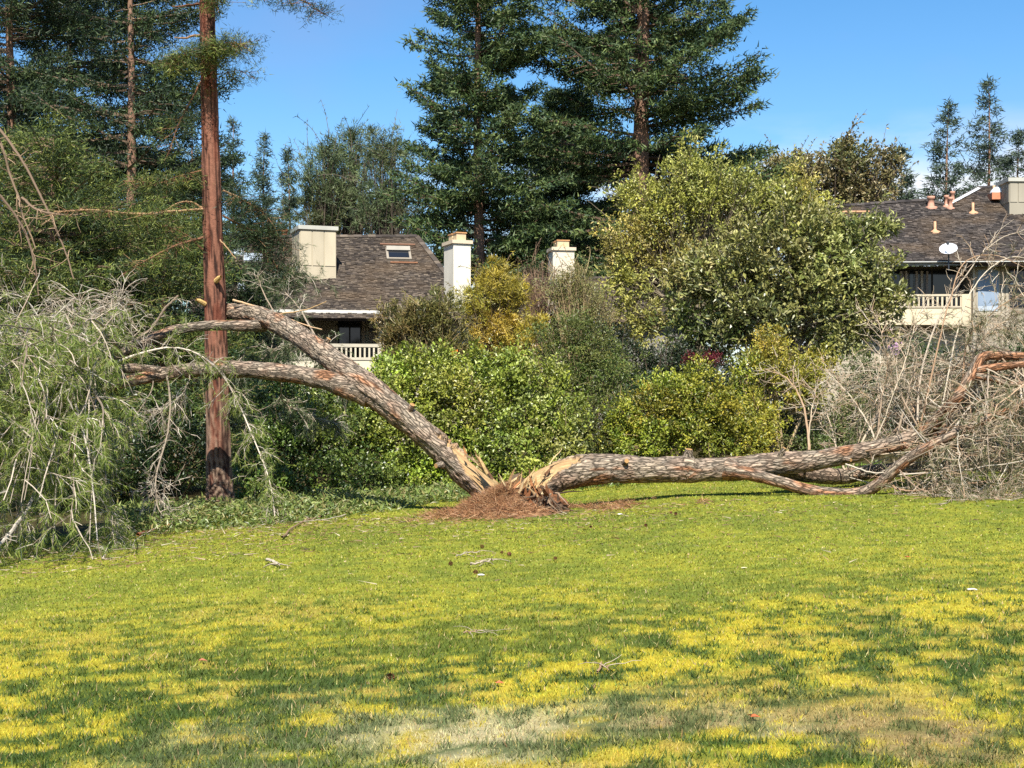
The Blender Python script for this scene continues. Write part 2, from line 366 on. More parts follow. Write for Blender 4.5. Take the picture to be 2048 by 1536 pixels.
# ------------------------------------------------------------------ bark-covered trunks
def trunk_mesh(path, n, S, style, seed=0, wood=None, capend=True, orange=.2):
    """path rows: x,y,z,r -> displaced bark tube; wood(s, ang_dir) gives a mask of torn wood"""
    p = smoothline(path, n); pts = p[:, :3][None]; r = np.maximum(p[:, 3], .004)
    t, a, b = frames(pts); t, a, b = t[0], a[0], b[0]
    th = np.arange(S) / S * 2 * np.pi
    s = np.concatenate([[0], np.cumsum(np.linalg.norm(np.diff(p[:, :3], axis=0), axis=1))])
    dirs = a[:, None] * np.cos(th)[None, :, None] + b[:, None] * np.sin(th)[None, :, None]
    Sx = np.broadcast_to(s[:, None], (n, S)); Tx = np.broadcast_to(th[None], (n, S)); R = np.broadcast_to(r[:, None], (n, S))
    X0 = pts[0][:, None] + dirs * R[..., None]
    u = Tx * np.maximum(R, .05)
    nz = fbm(X0[..., 0] * 4, X0[..., 1] * 4, X0[..., 2] * 4, o=3, seed=seed)
    fine = fbm(X0[..., 0] * 26, X0[..., 1] * 26, X0[..., 2] * 26, o=3, seed=seed + 3)
    if style == 'pine':
        wv = .05 * (fbm(Sx * 3, u * 8, seed=seed + 2) - .5)
        d1, id1 = cells((u + wv) / .05, (Sx + 4 * wv) / .34, seed + 1)
        d2, id2 = cells((u - wv) / .026, (Sx - 2 * wv) / .12, seed + 4)
        furrow = 1 - sst(0.02, 0.30, d1)
        f2 = (1 - sst(0.0, .25, d2)) * .5
        big = np.clip(R / .33, .12, 1)
        disp = (-.014 * furrow - .006 * f2 + .012 * (id1 - .5)) * big + R * .24 * (nz - .5)
        grey, tan, pink, org, drk = lin(150, 138, 122), lin(178, 160, 138), lin(168, 142, 122), lin(176, 118, 78), lin(56, 44, 36)
        k = id1[..., None]; c = grey * (1 - k) + tan * k
        k = sst(.4, .7, nz)[..., None] * .6; c = c * (1 - k) + pink * k
        lo = -(dirs[..., 2])                                     # flaky orange bark, more of it towards the underside
        k = np.clip(sst(.62 - .3 * orange, .85 - .3 * orange, fbm(Sx * 2.2, u * 6, o=5, seed=seed + 11)) * .75 + orange * sst(.0, .9, lo + 1.1 * (nz - .5)), 0, .85)[..., None]; c = c * (1 - k) + org * k
        k = np.clip(furrow * .35 + f2 * .25, 0, .9)[..., None]; c = c * (1 - k) + drk * k
        c = c * (.75 + .5 * fine[..., None])
    elif style == 'redwood':
        st = fbm(u * 22 + .8 * fbm(Sx * .7, u * 3, seed=seed + 8), Sx * .9, o=4, seed=seed + 1)
        rid = np.abs(st - .5) * 2
        disp = -.035 * (1 - sst(.0, .3, rid)) * np.clip(R / .25, .3, 1) + .05 * R * (nz - .5)
        red, dark, grey = lin(144, 98, 79), lin(60, 41, 35), lin(156, 136, 116)
        hz = X0[..., 2]
        k = sst(.02, .3, rid)[..., None]; c = dark * (1 - k) + red * k
        k = (sst(3.6, .4, hz + 1.6 * (nz - .5)) * .8 * sst(.02, .25, rid))[..., None]; c = c * (1 - k) + grey * k
        k = (sst(.55, .7, fbm(u * 9, Sx * 1.3, seed=seed + 6)) * .5)[..., None]; c = c * (1 - k) + lin(120, 60, 42) * k
        c = c * (.7 + .6 * fine[..., None])
    else:
        disp = R * .2 * (nz - .5); base = np.asarray(style); c = base * (.6 + .8 * fine[..., None]) * (.8 + .4 * nz[..., None])
    if wood is not None:
        wm, cut = wood(s[:, None], dirs, nz, fine)
        disp = disp * (1 - wm) - cut * R
        gr = fbm(u * 40, Sx * 2.5, o=3, seed=seed + 15)[..., None]
        wc = lin(214, 184, 134) * (1 - gr) + lin(170, 128, 86) * gr
        wc = wc * (.55 + .8 * fbm(u * 60, Sx * 5, o=2, seed=seed + 16)[..., None])
        c = c * (1 - wm[..., None]) + wc * wm[..., None]
    V = X0 + dirs * disp[..., None]
    idx = np.arange(n * S).reshape(n, S)
    q = np.stack([idx[:-1], np.roll(idx, -1, 1)[:-1], np.roll(idx, -1, 1)[1:], idx[1:]], -1)
    mb = MB().add(V.reshape(-1, 3), quads=q.reshape(-1, 4), col=np.clip(c, .004, .95).reshape(-1, 3))
    wmk = np.zeros((n, S)) if wood is None else wm
    mb.bk = np.stack([np.where(Tx > np.pi, 2*np.pi - Tx, Tx) * np.maximum(R, .05) + (Tx > np.pi) * 3.1, Sx, wmk], -1).reshape(-1, 3)
    if capend:
        for row, col in ((0, lin(190, 140, 80)), (n - 1, lin(205, 160, 105))):
            ctr = p[row, :3]; ring = V[row]
            k = np.arange(S); T = np.stack([np.full(S, S), k, (k + 1) % S], 1)
            if row: T = T[:, ::-1]
            mb.add(np.vstack([ring, ctr]), tris=T, col=col)
    return mb
def path_px(rows, scale_by_Y=True):
    """rows px,py,Y,half width in px -> x,y,z,r"""
    return np.array([[*P(a, b, Y), wd / F * Y] for a, b, Y, wd in rows])

TY = 24.0
# ------------------------------------------------------------------ the split pine
base = P(1030, 1010, TY); base[2] = float(g(base[0], base[1]))
pine = thing("fallen_pine", "big pine split at its base, two halves fallen left and right on the lawn", "tree", base)

def wood_left(s, dirs, nz, fine):
    f = (dirs @ norm(np.array([.72, -.40, .56])))                       # the torn face looks up and right
    edge = .12 + .62 * sst(.5, 1.4, s) + .5 * (nz - .5) + .25 * (fine - .5)
    m = sst(edge, edge + .1, f) * sst(1.6, 1.35, s + .8 * (fine - .5))
    return m, m * np.clip(f - .1, 0, 1) * .5 + (1 - m) * .10 * (f < 0)
def wood_right(s, dirs, nz, fine):
    f = (dirs @ norm(np.array([-.55, -.35, .75])))
    edge = .0 + .85 * sst(.3, 1.15, s) + .5 * (nz - .5) + .25 * (fine - .5)
    m = sst(edge, edge + .1, f) * sst(1.3, 1.05, s + .8 * (fine - .5))
    return m, m * np.clip(f, 0, 1) * .45
LT = path_px([(1004, 1012, 24.0, 25), (978, 985, 24.0, 32), (938, 950, 24.0, 32), (888, 903, 24.1, 29), (826, 850, 24.2, 28), (772, 806, 24.3, 29), (725, 772, 24.5, 31),
              (680, 732, 24.8, 25), (625, 692, 25.4, 23), (570, 656, 26.1, 22), (515, 632, 26.9, 20), (462, 624, 27.4, 17), (420, 618, 27.8, 14)])
trunk_mesh(LT, 430, 62, 'pine', 101, wood_left).build("trunk", M_PINE, pine, True, label="left half of the split trunk, arching up to the redwood")
RT = path_px([(1052, 990, 23.9, 32), (1080, 965, 23.9, 37), (1112, 950, 24.0, 36), (1150, 942, 24.0, 34), (1213, 938, 24.0, 30), (1300, 939, 24.0, 26), (1360, 938, 24.0, 26), (1374, 937, 24.0, 28), (1396, 941, 24.0, 24),
              (1470, 937, 24.0, 24), (1540, 929, 24.0, 23), (1610, 923, 24.1, 21), (1690, 910, 24.2, 19), (1770, 892, 24.3, 17), (1830, 873, 24.4, 14), (1890, 850, 24.5, 11)])
trunk_mesh(RT, 430, 62, 'pine', 202, wood_right).build("trunk", M_PINE, pine, True, label="right half of the split trunk, lying along the lawn")
limbs = {
 "a": [(742, 792, 24.4, 26), (700, 776, 24.5, 24), (640, 758, 24.8, 20), (560, 745, 25.2, 18), (480, 739, 25.5, 17), (400, 739, 25.6, 15), (330, 748, 25.4, 15), (262, 760, 25.0, 13), (205, 778, 24.5, 11), (130, 820, 23.6, 8), (60, 880, 22.6, 6)],
 "b": [(528, 650, 26.8, 14), (500, 652, 26.55, 12), (430, 651, 26.35, 10.5), (350, 660, 26.1, 10), (285, 684, 25.6, 8.5), (230, 712, 25.0, 8), (160, 740, 24.0, 6)],
 "c": [(320, 742, 25.3, 10), (270, 737, 25.1, 10), (220, 738, 24.8, 9), (150, 730, 24.0, 7), (60, 700, 23.0, 5)],
 "d": [(1452, 938, 23.9, 22), (1490, 946, 23.75, 14), (1560, 964, 23.7, 12), (1630, 983, 23.65, 12), (1715, 987, 23.5, 12), (1760, 966, 23.3, 12), (1800, 930, 23.1, 11), (1850, 897, 23.0, 10), (1930, 858, 22.9, 8), (2000, 826, 22.8, 7), (2080, 795, 22.6, 5)],
 "e": [(1560, 935, 24.5, 20), (1620, 948, 24.9, 18), (1680, 953, 25.4, 16), (1730, 945, 25.8, 15), (1790, 938, 26.2, 13), (1870, 930, 26.6, 10), (1980, 900, 27, 7)],
 "f": [(1840, 872, 24.4, 15), (1880, 835, 24.1, 13), (1915, 795, 23.7, 12), (1945, 745, 23.8, 11), (1966, 714, 23.9, 10), (2010, 711, 23.9, 9), (2060, 714, 23.9, 8), (2140, 725, 23.9, 6)],
 "g": [(1950, 742, 23.8, 8), (1990, 735, 23.7, 8), (2050, 728, 23.6, 7), (2120, 720, 23.5, 5)],
 "h": [(1940, 750, 23.8, 8), (1985, 757, 23.7, 7), (2020, 770, 23.6, 7), (2060, 768, 23.5, 6), (2120, 775, 24.2, 5)],
 "i": [(1800, 888, 24.3, 12), (1850, 905, 24.2, 9), (1880, 870, 24.0, 8), (1960, 838, 23.8, 7), (2060, 800, 23.6, 6)],
}
LP = {}
for k, rows in limbs.items():
    pp = path_px(rows); LP[k] = pp
    L_ = np.linalg.norm(np.diff(pp[:, :3], axis=0), axis=1).sum()
    trunk_mesh(pp, int(L_ / .03), 22, 'pine', 300 + ord(k), orange={'a': .3, 'b': .05, 'c': .1, 'e': .1, 'd': .6}.get(k, .9)).build("limb", M_PINE, pine, True)

for px, py, Y, dx, dy, dz, r, l_ in ((1376, 912, 23.95, .1, -.2, .9, .07, .12), (1250, 925, 23.78, .2, -.9, .3, .045, .10), (1560, 912, 23.9, .4, -.3, .8, .04, .16), (820, 820, 24.1, .4, -.5, .8, .05, .12), (650, 690, 25.1, .5, -.3, .8, .05, .14), (1690, 918, 24.05, .5, -.8, -.1, .035, .14), (880, 930, 23.9, -.6, -.7, -.1, .05, .10)):
    p0 = P(px, py, Y); d_ = norm(np.array([dx, dy, dz])); q_ = np.array([[*(p0 - d_ * .06), r * 1.5], [*p0, r * 1.15], [*(p0 + d_ * l_ * .6), r], [*(p0 + d_ * l_), r * .85]])
    trunk_mesh(q_, 24, 24, 'pine', int(px)).build("branch_stub", M_PINE, pine, True)
def arr(path, n=40):
    return smoothline(path, n)[:, :3]
TWP = [(196, 182, 162), (172, 156, 136), (150, 132, 112), (206, 196, 180)]
def whip(mb, rows, r0, r1, n=24, S=6, pal=TWP):
    p = smoothline(np.array([P(*r) for r in rows]), n)[None]
    p = p + np.cumsum(rng.normal(0, .006, p.shape), 1)
    tubes(mb, p, np.linspace(r0, r1, n)[None], S, pick(pal, 1)); return p[0]
def sprig(tw, nd, src, n, lnr, grav, twigc, ndc, nfrac, nlen, spread=.9, side=6, needles=9, wob=.16, r0=.006, tip=.0022, gate=None):
    """secondary twigs along the polylines src (K,P,3), each with side twiglets and needle tufts"""
    K = len(src); i = rng.integers(0, K, n); s = U(.15, 1, n) ** .8
    p0, t = along(src, i, s)
    ln = U(lnr[0], lnr[1], n)
    d = t * .7 + rdir(n) * spread
    A = grow(p0, d, ln, 6, grav, wob)
    gz = g(A[..., 0], A[..., 1]) + .02; A[..., 2] = np.maximum(A[..., 2], gz)
    tubes(tw, A, np.linspace(r0, tip, 6)[None] * U(.8, 1.3, (n, 1)), 3, pick(twigc, n))
    j = np.repeat(np.arange(n), side); s2 = U(.2, 1, n * side)
    p1, t1 = along(A, j, s2)
    B = grow(p1, t1 * .8 + rdir(n * side) * .8, U(.12, .42, n * side) * np.repeat(ln, side) ** .5, 3, grav * 1.3, .25)
    gz = g(B[..., 0], B[..., 1]) + .015; B[..., 2] = np.maximum(B[..., 2], gz)
    tubes(tw, B, np.linspace(.0052, .003, 3)[None], 3, pick(twigc, n * side))
    m = rng.random(n * side) < (nfrac if gate is None else nfrac * gate(p1))
    e = B[m, -1]; te = norm(B[m, -1] - B[m, -2]); mid = B[m, 1]
    for q0 in (e, mid):
        k = np.repeat(np.arange(len(e)), needles)
        dd = te[k] * .55 + rdir(len(k)) * .6; dd[:, 2] -= .25
        nl = U(.6, 1.2, len(k)) * nlen
        pos = q0[k] - te[k] * U(0, .1, len(k))[:, None]
        pos[:, 2] = np.maximum(pos[:, 2], g(pos[:, 0], pos[:, 1]) + .03)
        blades(nd, pos, dd, nl, .0075, pick(ndc, len(k)))
    return A

# left crown
tw, nd = MB(), MB()
NPL = [(142, 158, 66), (114, 138, 54), (168, 174, 84), (122, 138, 72), (96, 118, 48)]
starts, dirs_ = [], []
tips = [("a", .80, 1), ("b", .8, 1), ("c", .62, 1)]
for k, a0, a1 in tips:
    q = arr(LP[k], 80); n = 46 if k == "a" else 32
    s = (U(a0, a1, n) * 79).astype(int); starts.append(q[s])
st = np.concatenate(starts); n = len(st)
tgt = np.stack([U(-220, 215, n), U(630, 1130, n), U(16.8, 24.0, n)], 1)
T_ = np.array([P(*r) for r in tgt])
T_[:, 2] = np.maximum(T_[:, 2], g(T_[:, 0], T_[:, 1]) + .2)
n8 = 14; u = np.linspace(0, 1, n8)[None, :, None]
mid = (st + T_) / 2; mid[:, 2] = np.maximum(st[:, 2], T_[:, 2]) + U(.05, .55, n)
SEC = (1-u)**2 * st[:, None] + 2*u*(1-u) * mid[:, None] + u**2 * T_[:, None]
SEC = SEC + np.cumsum(rng.normal(0, .02, SEC.shape), 1) * np.linspace(0, 1, n8)[None, :, None]
SEC[..., 2] = np.maximum(SEC[..., 2], g(SEC[..., 0], SEC[..., 1]) + .05)
tubes(tw, SEC, np.linspace(.028, .007, n8)[None] * U(.6, 1.2, (n, 1)), 5, pick(TWP, n))
def green_gate(p):
    px = p[:, 0] / p[:, 1] * F + 1024; py = HOR - (p[:, 2] - CAMZ) / p[:, 1] * F
    return np.clip(sst(330, 200, px) * sst(590, 700, py) + .12 + .5 * sst(820, 950, py), 0, 1)
sprig(tw, nd, SEC, 1000, (.35, .95), -.13, TWP, NPL, .8, .16, side=6, needles=13, gate=green_gate, r0=.009, tip=.004)
# whippy hanging branches across the redwood
hang = [
 ([(215, 752, 24.6), (240, 722, 24.7), (300, 702, 24.8), (370, 700, 24.9), (430, 735, 25.0), (470, 800, 25.0), (505, 880, 24.6), (535, 960, 24.0), (548, 1040, 23.4), (545, 1085, 22.6)], .022, .006, 90, .75, (.2, .6)),
 ([(335, 752, 25.2), (342, 800, 25.1), (338, 860, 25.0), (318, 930, 24.8), (312, 980, 24.6), (325, 1025, 24.4), (365, 1048, 24.0)], .02, .006, 60, .02, (.25, .7)),
 ([(305, 752, 25.2), (300, 785, 25.1), (272, 830, 24.8), (240, 870, 24.4), (200, 900, 24)], .013, .004, 40, .15, (.25, .6)),
 ([(380, 750, 25.4), (372, 780, 25.3), (340, 815, 25.2), (300, 840, 25.1)], .011, .004, 34, .05, (.2, .5)),
 ([(255, 690, 25.3), (300, 660, 25.6), (330, 625, 25.6), (356, 594, 25.6)], .024, .017, 4, .0, (.2, .4)),
 ([(255, 770, 25.0), (290, 700, 25.2), (250, 620, 25.0), (238, 600, 24.8), (180, 640, 24)], .014, .004, 70, .03, (.3, .8)),
 ([(150, 800, 23.6), (90, 660, 23.2), (30, 590, 23), (-40, 640, 22.5)], .016, .006, 50, .25, (.3, .7)),
 ([(200, 740, 24.5), (170, 650, 24.4), (150, 595, 24.2), (110, 640, 23.6)], .013, .004, 60, .08, (.3, .7)),
 ([(205, 890, 22.5), (216, 1000, 21), (236, 1050, 20), (228, 1110, 19.2)], .014, .005, 50, .6, (.2, .5)),
 ([(90, 900, 22), (60, 1000, 20), (20, 1060, 18.6), (-20, 1110, 18)], .03, .02, 24, .4, (.3, .8)),
 ([(40, 640, 22.5), (60, 760, 21.5), (30, 860, 20.8), (0, 960, 20)], .014, .006, 60, .5, (.3, .8)),
]
for rows, r0, r1, cnt, nf, lr in hang:
    p = whip(tw, rows, r0, r1, 30)
    sprig(tw, nd, p[None], cnt, lr, -.16, TWP, NPL, nf, .14, side=5, needles=8)
# sparse green sprays hanging behind the forked limbs, orange torn stick above
beh = [([(690, 740, 26.0), (640, 700, 27.0), (590, 690, 27.6), (530, 700, 28)], .02, .006, 60, .8, (.2, .6)),
       ([(640, 690, 26.6), (600, 620, 27.4), (560, 570, 27.8), (600, 540, 28)], .018, .005, 60, .8, (.2, .6)),
       ([(560, 650, 27), (520, 560, 27.6), (540, 540, 27.8), (640, 560, 28)], .014, .004, 30, .6, (.2, .5)),
       ([(600, 700, 26.5), (640, 720, 27), (680, 740, 27), (700, 800, 27)], .012, .004, 40, .8, (.2, .5)),
       ([(520, 690, 27.0), (490, 700, 27.6), (470, 760, 28), (480, 830, 28)], .012, .004, 46, .8, (.2, .5)),
       ([(560, 745, 25.4), (570, 800, 26), (620, 830, 26.4), (680, 850, 26.6)], .012, .004, 46, .8, (.2, .5))]
for rows, r0, r1, cnt, nf, lr in beh:
    p = whip(tw, rows, r0, r1, 24); sprig(tw, nd, p[None], cnt, lr, -.1, TWP, [(92, 112, 68), (112, 124, 78), (84, 100, 66)], nf, .13, side=5, needles=8)
whip(tw, [(466, 600, 27.0), (520, 618, 26.9), (580, 640, 26.6), (645, 662, 26.3)], .022, .01, 20, 6, [(190, 156, 120), (168, 134, 102)])
whip(tw, [(560, 628, 26.8), (610, 618, 26.7), (655, 600, 26.6)], .016, .008, 12, 5, [(206, 170, 120)])
tw.build("twigs", M_TWIG, pine, kind="stuff", label="pale bare twigs of the left crown")
nd.build("needles", M_NEEDLE, pine, kind="stuff", label="hanging grey-green needles of the left crown")

# right crown
tw, nd = MB(), MB()
TWR = [(200, 182, 156), (178, 158, 134), (150, 130, 110), (212, 200, 180), (178, 146, 116)]
NPR = [(112, 118, 78), (128, 130, 88), (96, 104, 70), (146, 138, 98)]
st = []
for k, a0, cnt in (("d", .55, 34), ("e", .3, 26), ("f", .15, 40), ("g", .1, 14), ("h", .1, 14), ("i", .3, 26)):
    q = arr(LP[k], 80); st.append(q[(U(a0, 1, cnt) * 79).astype(int)])
q = smoothline(RT, 200)[:, :3]; st.append(q[(U(.8, 1, 30) * 199).astype(int)])
st = np.concatenate(st); n = len(st)
tgt = np.stack([U(1720, 2240, n), U(690, 1010, n), U(24.8, 28.5, n)], 1)
low = tgt[:, 0] < 1850; tgt[low, 1] = U(700, 880, low.sum())
fr = (tgt[:, 0] > 1890) & (tgt[:, 1] > 800); tgt[fr, 2] = U(21.3, 25, fr.sum())
T_ = np.array([P(*r) for r in tgt]); T_[:, 2] = np.maximum(T_[:, 2], g(T_[:, 0], T_[:, 1]) + .08)
mid = (st + T_) / 2; mid[:, 2] += U(-.35, .5, n)
SEC = (1-u)**2 * st[:, None] + 2*u*(1-u) * mid[:, None] + u**2 * T_[:, None]
SEC = SEC + np.cumsum(rng.normal(0, .02, SEC.shape), 1) * np.linspace(0, 1, n8)[None, :, None]
SEC[..., 2] = np.maximum(SEC[..., 2], g(SEC[..., 0], SEC[..., 1]) + .05)
SEC = SEC + np.cumsum(rng.normal(0, .028, SEC.shape), 1) * np.linspace(0, 1, n8)[None, :, None]; SEC[..., 2] = np.maximum(SEC[..., 2], g(SEC[..., 0], SEC[..., 1]) + .05)
tubes(tw, SEC, np.linspace(.017, .005, n8)[None] * U(.5, 1.2, (n, 1)), 5, pick(TWR, n))
sprig(tw, nd, SEC, 760, (.35, .95), -.05, TWR, NPR, .3, .11, side=6, needles=12, wob=.2, r0=.006, tip=.003)
up = [
 ([(1618, 900, 24.2), (1610, 850, 24.3), (1598, 800, 24.4), (1570, 750, 24.5), (1530, 735, 24.6)], .026, .006, 16, .0, (.2, .6)),
 ([(1618, 900, 24.2), (1622, 830, 24.3), (1632, 790, 24.4), (1640, 750, 24.4)], .014, .005, 10, 0, (.2, .5)),
 ([(1690, 940, 25.0), (1670, 890, 25.2), (1655, 830, 25.4), (1640, 780, 25.5)], .02, .005, 18, 0, (.2, .6)),
 ([(1752, 890, 24.4), (1740, 850, 24.5), (1700, 790, 24.6), (1655, 745, 24.7)], .02, .005, 18, 0, (.2, .6)),
 ([(1754, 885, 24.3), (1760, 830, 24.2), (1770, 770, 24.2), (1778, 720, 24.2)], .018, .005, 20, .05, (.2, .6)),
 ([(1790, 885, 24.4), (1815, 800, 24.5), (1832, 730, 24.6), (1826, 660, 24.7)], .024, .006, 24, .05, (.2, .6)),
 ([(1835, 840, 24.5), (1850, 720, 24.8), (1890, 610, 25.0), (1930, 545, 25.1), (1985, 480, 25.2), (2060, 445, 25.2)], .020, .005, 16, .02, (.25, .6)),
 ([(1840, 850, 24.5), (1880, 690, 24.6), (1905, 590, 24.8), (1930, 520, 25.0), (1990, 505, 25), (2050, 530, 25)], .017, .005, 12, .02, (.25, .6)),
 ([(1880, 830, 24.5), (1920, 640, 24.6), (1960, 560, 24.7), (2010, 520, 24.8), (2060, 520, 24.8)], .015, .005, 12, .02, (.25, .6)),
 ([(1920, 790, 24.6), (1940, 680, 24.4), (1985, 620, 24.2), (2060, 570, 24.0)], .02, .005, 40, .3, (.3, .8)),
 ([(1930, 770, 24.6), (1960, 690, 24.2), (2020, 640, 24.0), (2100, 610, 24.0)], .02, .005, 50, .7, (.3, .8)),
 ([(1840, 860, 24.4), (1790, 760, 24.3), (1770, 690, 24.2), (1760, 640, 24.2)], .014, .004, 20, .0, (.2, .6)),
 ([(1745, 890, 24.3), (1800, 760, 24.0), (1815, 700, 24.0), (1830, 640, 24.0)], .012, .004, 20, .05, (.2, .6)),
 ([(1690, 930, 23.9), (1740, 945, 23.7), (1790, 942, 23.5), (1850, 950, 23.3)], .016, .008, 12, .1, (.2, .5)),
 ([(1780, 966, 23.3), (1800, 978, 23.2), (1850, 978, 23.0), (1950, 965, 22.8), (2060, 948, 22.6)], .022, .012, 30, .25, (.3, .8)),
 ([(1860, 930, 23), (1900, 960, 22.6), (1960, 985, 22.2), (2040, 1000, 22)], .016, .006, 40, .3, (.3, .8)),
 ([(1800, 940, 23), (1840, 980, 22.6), (1900, 1006, 22.2), (1990, 1020, 21.8)], .012, .005, 40, .3, (.3, .8)),
]
for rows, r0, r1, cnt, nf, lr in up:
    p = whip(tw, rows, r0, r1, 30, pal=TWR); sprig(tw, nd, p[None], cnt, lr, -.02, TWR, NPR, nf, .13, side=5, needles=7)
tw.build("twigs", M_TWIG, pine, kind="stuff", label="tangled tan twigs of the right crown")
nd.build("needles", M_NEEDLE, pine, kind="stuff", label="thin dull needles of the right crown")

# the torn stump: bark hump, splinters, needle litter
def hump():
    n, S = 40, 130; mb = MB(); t = np.linspace(0, 1, n)[:, None]; th = np.linspace(0, 2*np.pi, S, endpoint=False)[None]
    rr = .66 * (1 - t) ** .6 + .16; nzr = fbm(np.cos(th)*2 + 5 + 0*t, np.sin(th)*2 + 0*t, t*2, o=4, seed=91)
    rr = rr * (.7 + .6 * nzr)
    rid = fbm(th * 7 + 0*t, t * 1.2, o=3, seed=92); rr = rr - .09 * (rid < .45)
    x = base[0] + .22 + rr * np.cos(th) * .95; y = TY - .35 + rr * np.sin(th) * .75
    jag = fbm(th * 9 + 0*t, 0*th + 3.3, o=3, seed=97, g=.8)
    zz = base[2] - .10 + t * (.34 + .42 * jag) * (.7 + .6 * fbm(np.cos(th)*1.5 + 9, np.sin(th)*1.5, 0, seed=93)) + .10 * (fbm(x*9, y*9, seed=94) - .5)
    x = x + .10 * (fbm(x*14, y*14, zz*6, o=3, seed=98) - .5); y = y + .10 * (fbm(x*14 + 5, y*14, zz*6, o=3, seed=99) - .5)
    c = lin(78, 62, 50) * (1 - rid[..., None]) + lin(150, 128, 106) * rid[..., None]; c = c * (.6 + .9 * fbm(th * 16 + 0*t, t * 3, o=3, seed=90)[..., None])
    k = (sst(.5, .62, fbm(x*3, y*3, zz*3, seed=95)) * .8)[..., None]; c = c * (1 - k) + lin(150, 96, 60) * k
    k = (sst(.52, .6, fbm(x*5, y*5, zz*5, seed=96)) * .8)[..., None]; c = c * (1 - k) + lin(48, 36, 28) * k
    V = np.stack([x, y, zz], -1); idx = np.arange(n*S).reshape(n, S)
    q = np.stack([idx[:-1], np.roll(idx, -1, 1)[:-1], np.roll(idx, -1, 1)[1:], idx[1:]], -1)
    mb.add(V.reshape(-1, 3), quads=q.reshape(-1, 4), col=c.reshape(-1, 3))
    mb.add(np.vstack([V[-1], V[-1].mean(0) - [0, 0, .15]]), tris=np.stack([np.full(S, S), np.arange(S), (np.arange(S)+1) % S], 1), col=lin(46, 34, 26))
    return mb
stump = hump().build("stump", M_BARK, pine, False, label="torn dark stump between the two halves")
WP = [(222, 194, 142), (208, 172, 118), (192, 146, 96), (176, 118, 76), (228, 206, 162), (112, 82, 60)]
def shard(p0, d, ln, wd, th):
    d = norm(d); s = norm(np.cross(d, [0.2, 1, .1])); w_ = np.cross(s, d)
    u_ = np.array([0, .35, .7, 1.0]); tp = np.array([1, .9, .6, .08]); b = rng.normal(0, .02, (4, 3)) * ln
    V = []
    for a, k, bb in zip(u_, tp, b):
        for sx, sy in ((-1, -1), (1, -1), (1, 1), (-1, 1)):
            V.append(p0 + d*ln*a + s*wd*k*sx*.5 + w_*th*k*sy*.5 + bb)
    q = [[0, 3, 2, 1]]
    for r in range(3):
        for k in range(4): q.append([r*4+k, r*4+(k+1) % 4, r*4+4+(k+1) % 4, r*4+4+k])
    q.append([12, 13, 14, 15])
    return MB().add(np.array(V), quads=q, col=pick(WP, 1)[0])
shards = []
for k in range(26):   # against the right half
    f = U(0, 1); shards.append((P(1040 + 70*f + U(-10, 10), 985 - 40*f + U(-6, 14), 23.4 + .3*f + U(-.12, .2)), np.array([U(-.1, .9), U(-.2, .1), U(.4, 1)]), U(.10, .32)))
for k in range(16):   # against the left half
    f = U(0, 1); shards.append((P(1012 - 60*f, 985 - 62*f, 23.5 + U(-.1, .2)), np.array([U(-.9, -.3), U(-.15, .1), U(.5, .9)]), U(.18, .42)))
for k in range(26):   # in the gap
    shards.append((P(U(1005, 1085), U(962, 995), 23.1 + U(-.1, .4)), np.array([U(-.6, .6), U(-.3, .1), U(.3, 1)]), U(.10, .28)))
shards += [(P(932, 912, 23.75), np.array([-.25, 0, 1]), .18), (P(1100, 925, 23.85), np.array([.55, 0, .6]), .32), (P(1010, 975, 23.5), np.array([.5, 0, .4]), .34)]
for p0, d, ln in shards:
    shard(p0, d, ln, U(.015, .05), U(.010, .025)).build("splinter", M_WOOD, pine)

for k in range(22):   # torn slabs of bark standing round the break
    p0 = P(U(1015, 1120), U(985, 1018), 23.0 + U(-.1, .4)); m = shard(p0, np.array([U(-.7, .7), U(-.5, .1), U(.4, 1)]), U(.12, .3), U(.03, .085), U(.02, .04))
    m.c = [np.tile(pick([(84, 64, 50), (110, 88, 70), (60, 46, 38), (140, 112, 88), (150, 98, 64)], 1), (16, 1))]
    m.build("bark_slab", M_BARK, pine)
def litter():
    mb = MB(); n = 26000
    r = np.abs(rng.normal(0, .40, n)); a = U(0, 2*np.pi, n)
    x = base[0] - .3 + 1.5 * r * np.cos(a); y = 23.0 + 1.7 * r * np.sin(a)
    k = rng.random(n) < .2; x[k] = U(.5, 3.2, k.sum()); y[k] = 23.6 + rng.normal(0, .5, k.sum())
    gz = np.maximum(g(x, y), mound_z(x, y))
    k = fbm(x * 1.8, y * 1.8, o=3, seed=79) + .3 * (np.hypot(x + .4, y - 23.2) < 1.2) > .5; k &= ~((x > .02) & (x < .85) & (y > 22.7) & (rng.random(n) < .88)); x, y, gz = x[k], y[k], gz[k]; n = len(x)
    pos = np.stack([x, y, gz + U(.0, .03, n)], 1); d = rdir(n); d[:, 2] *= .35; d[:, 2] += .12
    blades(mb, pos, d, U(.08, .2, n), .009, pick([(188, 136, 92), (166, 112, 74), (206, 166, 122), (118, 84, 60)], n))
    return mb
def mound_z(x, y):
    rr = np.hypot((x + .06 + .12 * np.clip(-x, 0, 2)) / .78, (y - 23.3) / 1.45) + .5 * (fbm(x * 1.6, y * 1.6, o=3, seed=70) - .5)
    hgt = (.44 - .2 * sst(.0, .4, x)) * np.clip(1 - rr, 0, 1) ** 1.1 * (.55 + .9 * fbm(x * 2.2, y * 2.2, seed=71)) + .05 * sst(1.9, 1.2, rr) * fbm(x*4, y*4, seed=72)
    return g(x, y) + hgt - .04 * sst(1.5, 2.0, rr)
gx, gy = np.meshgrid(np.linspace(-2.3, 2.2, 110), np.linspace(20.9, 25.6, 100))
gz = mound_z(gx, gy) + .13 * (fbm(gx*7, gy*7, o=4, seed=73, g=.6) - .5)
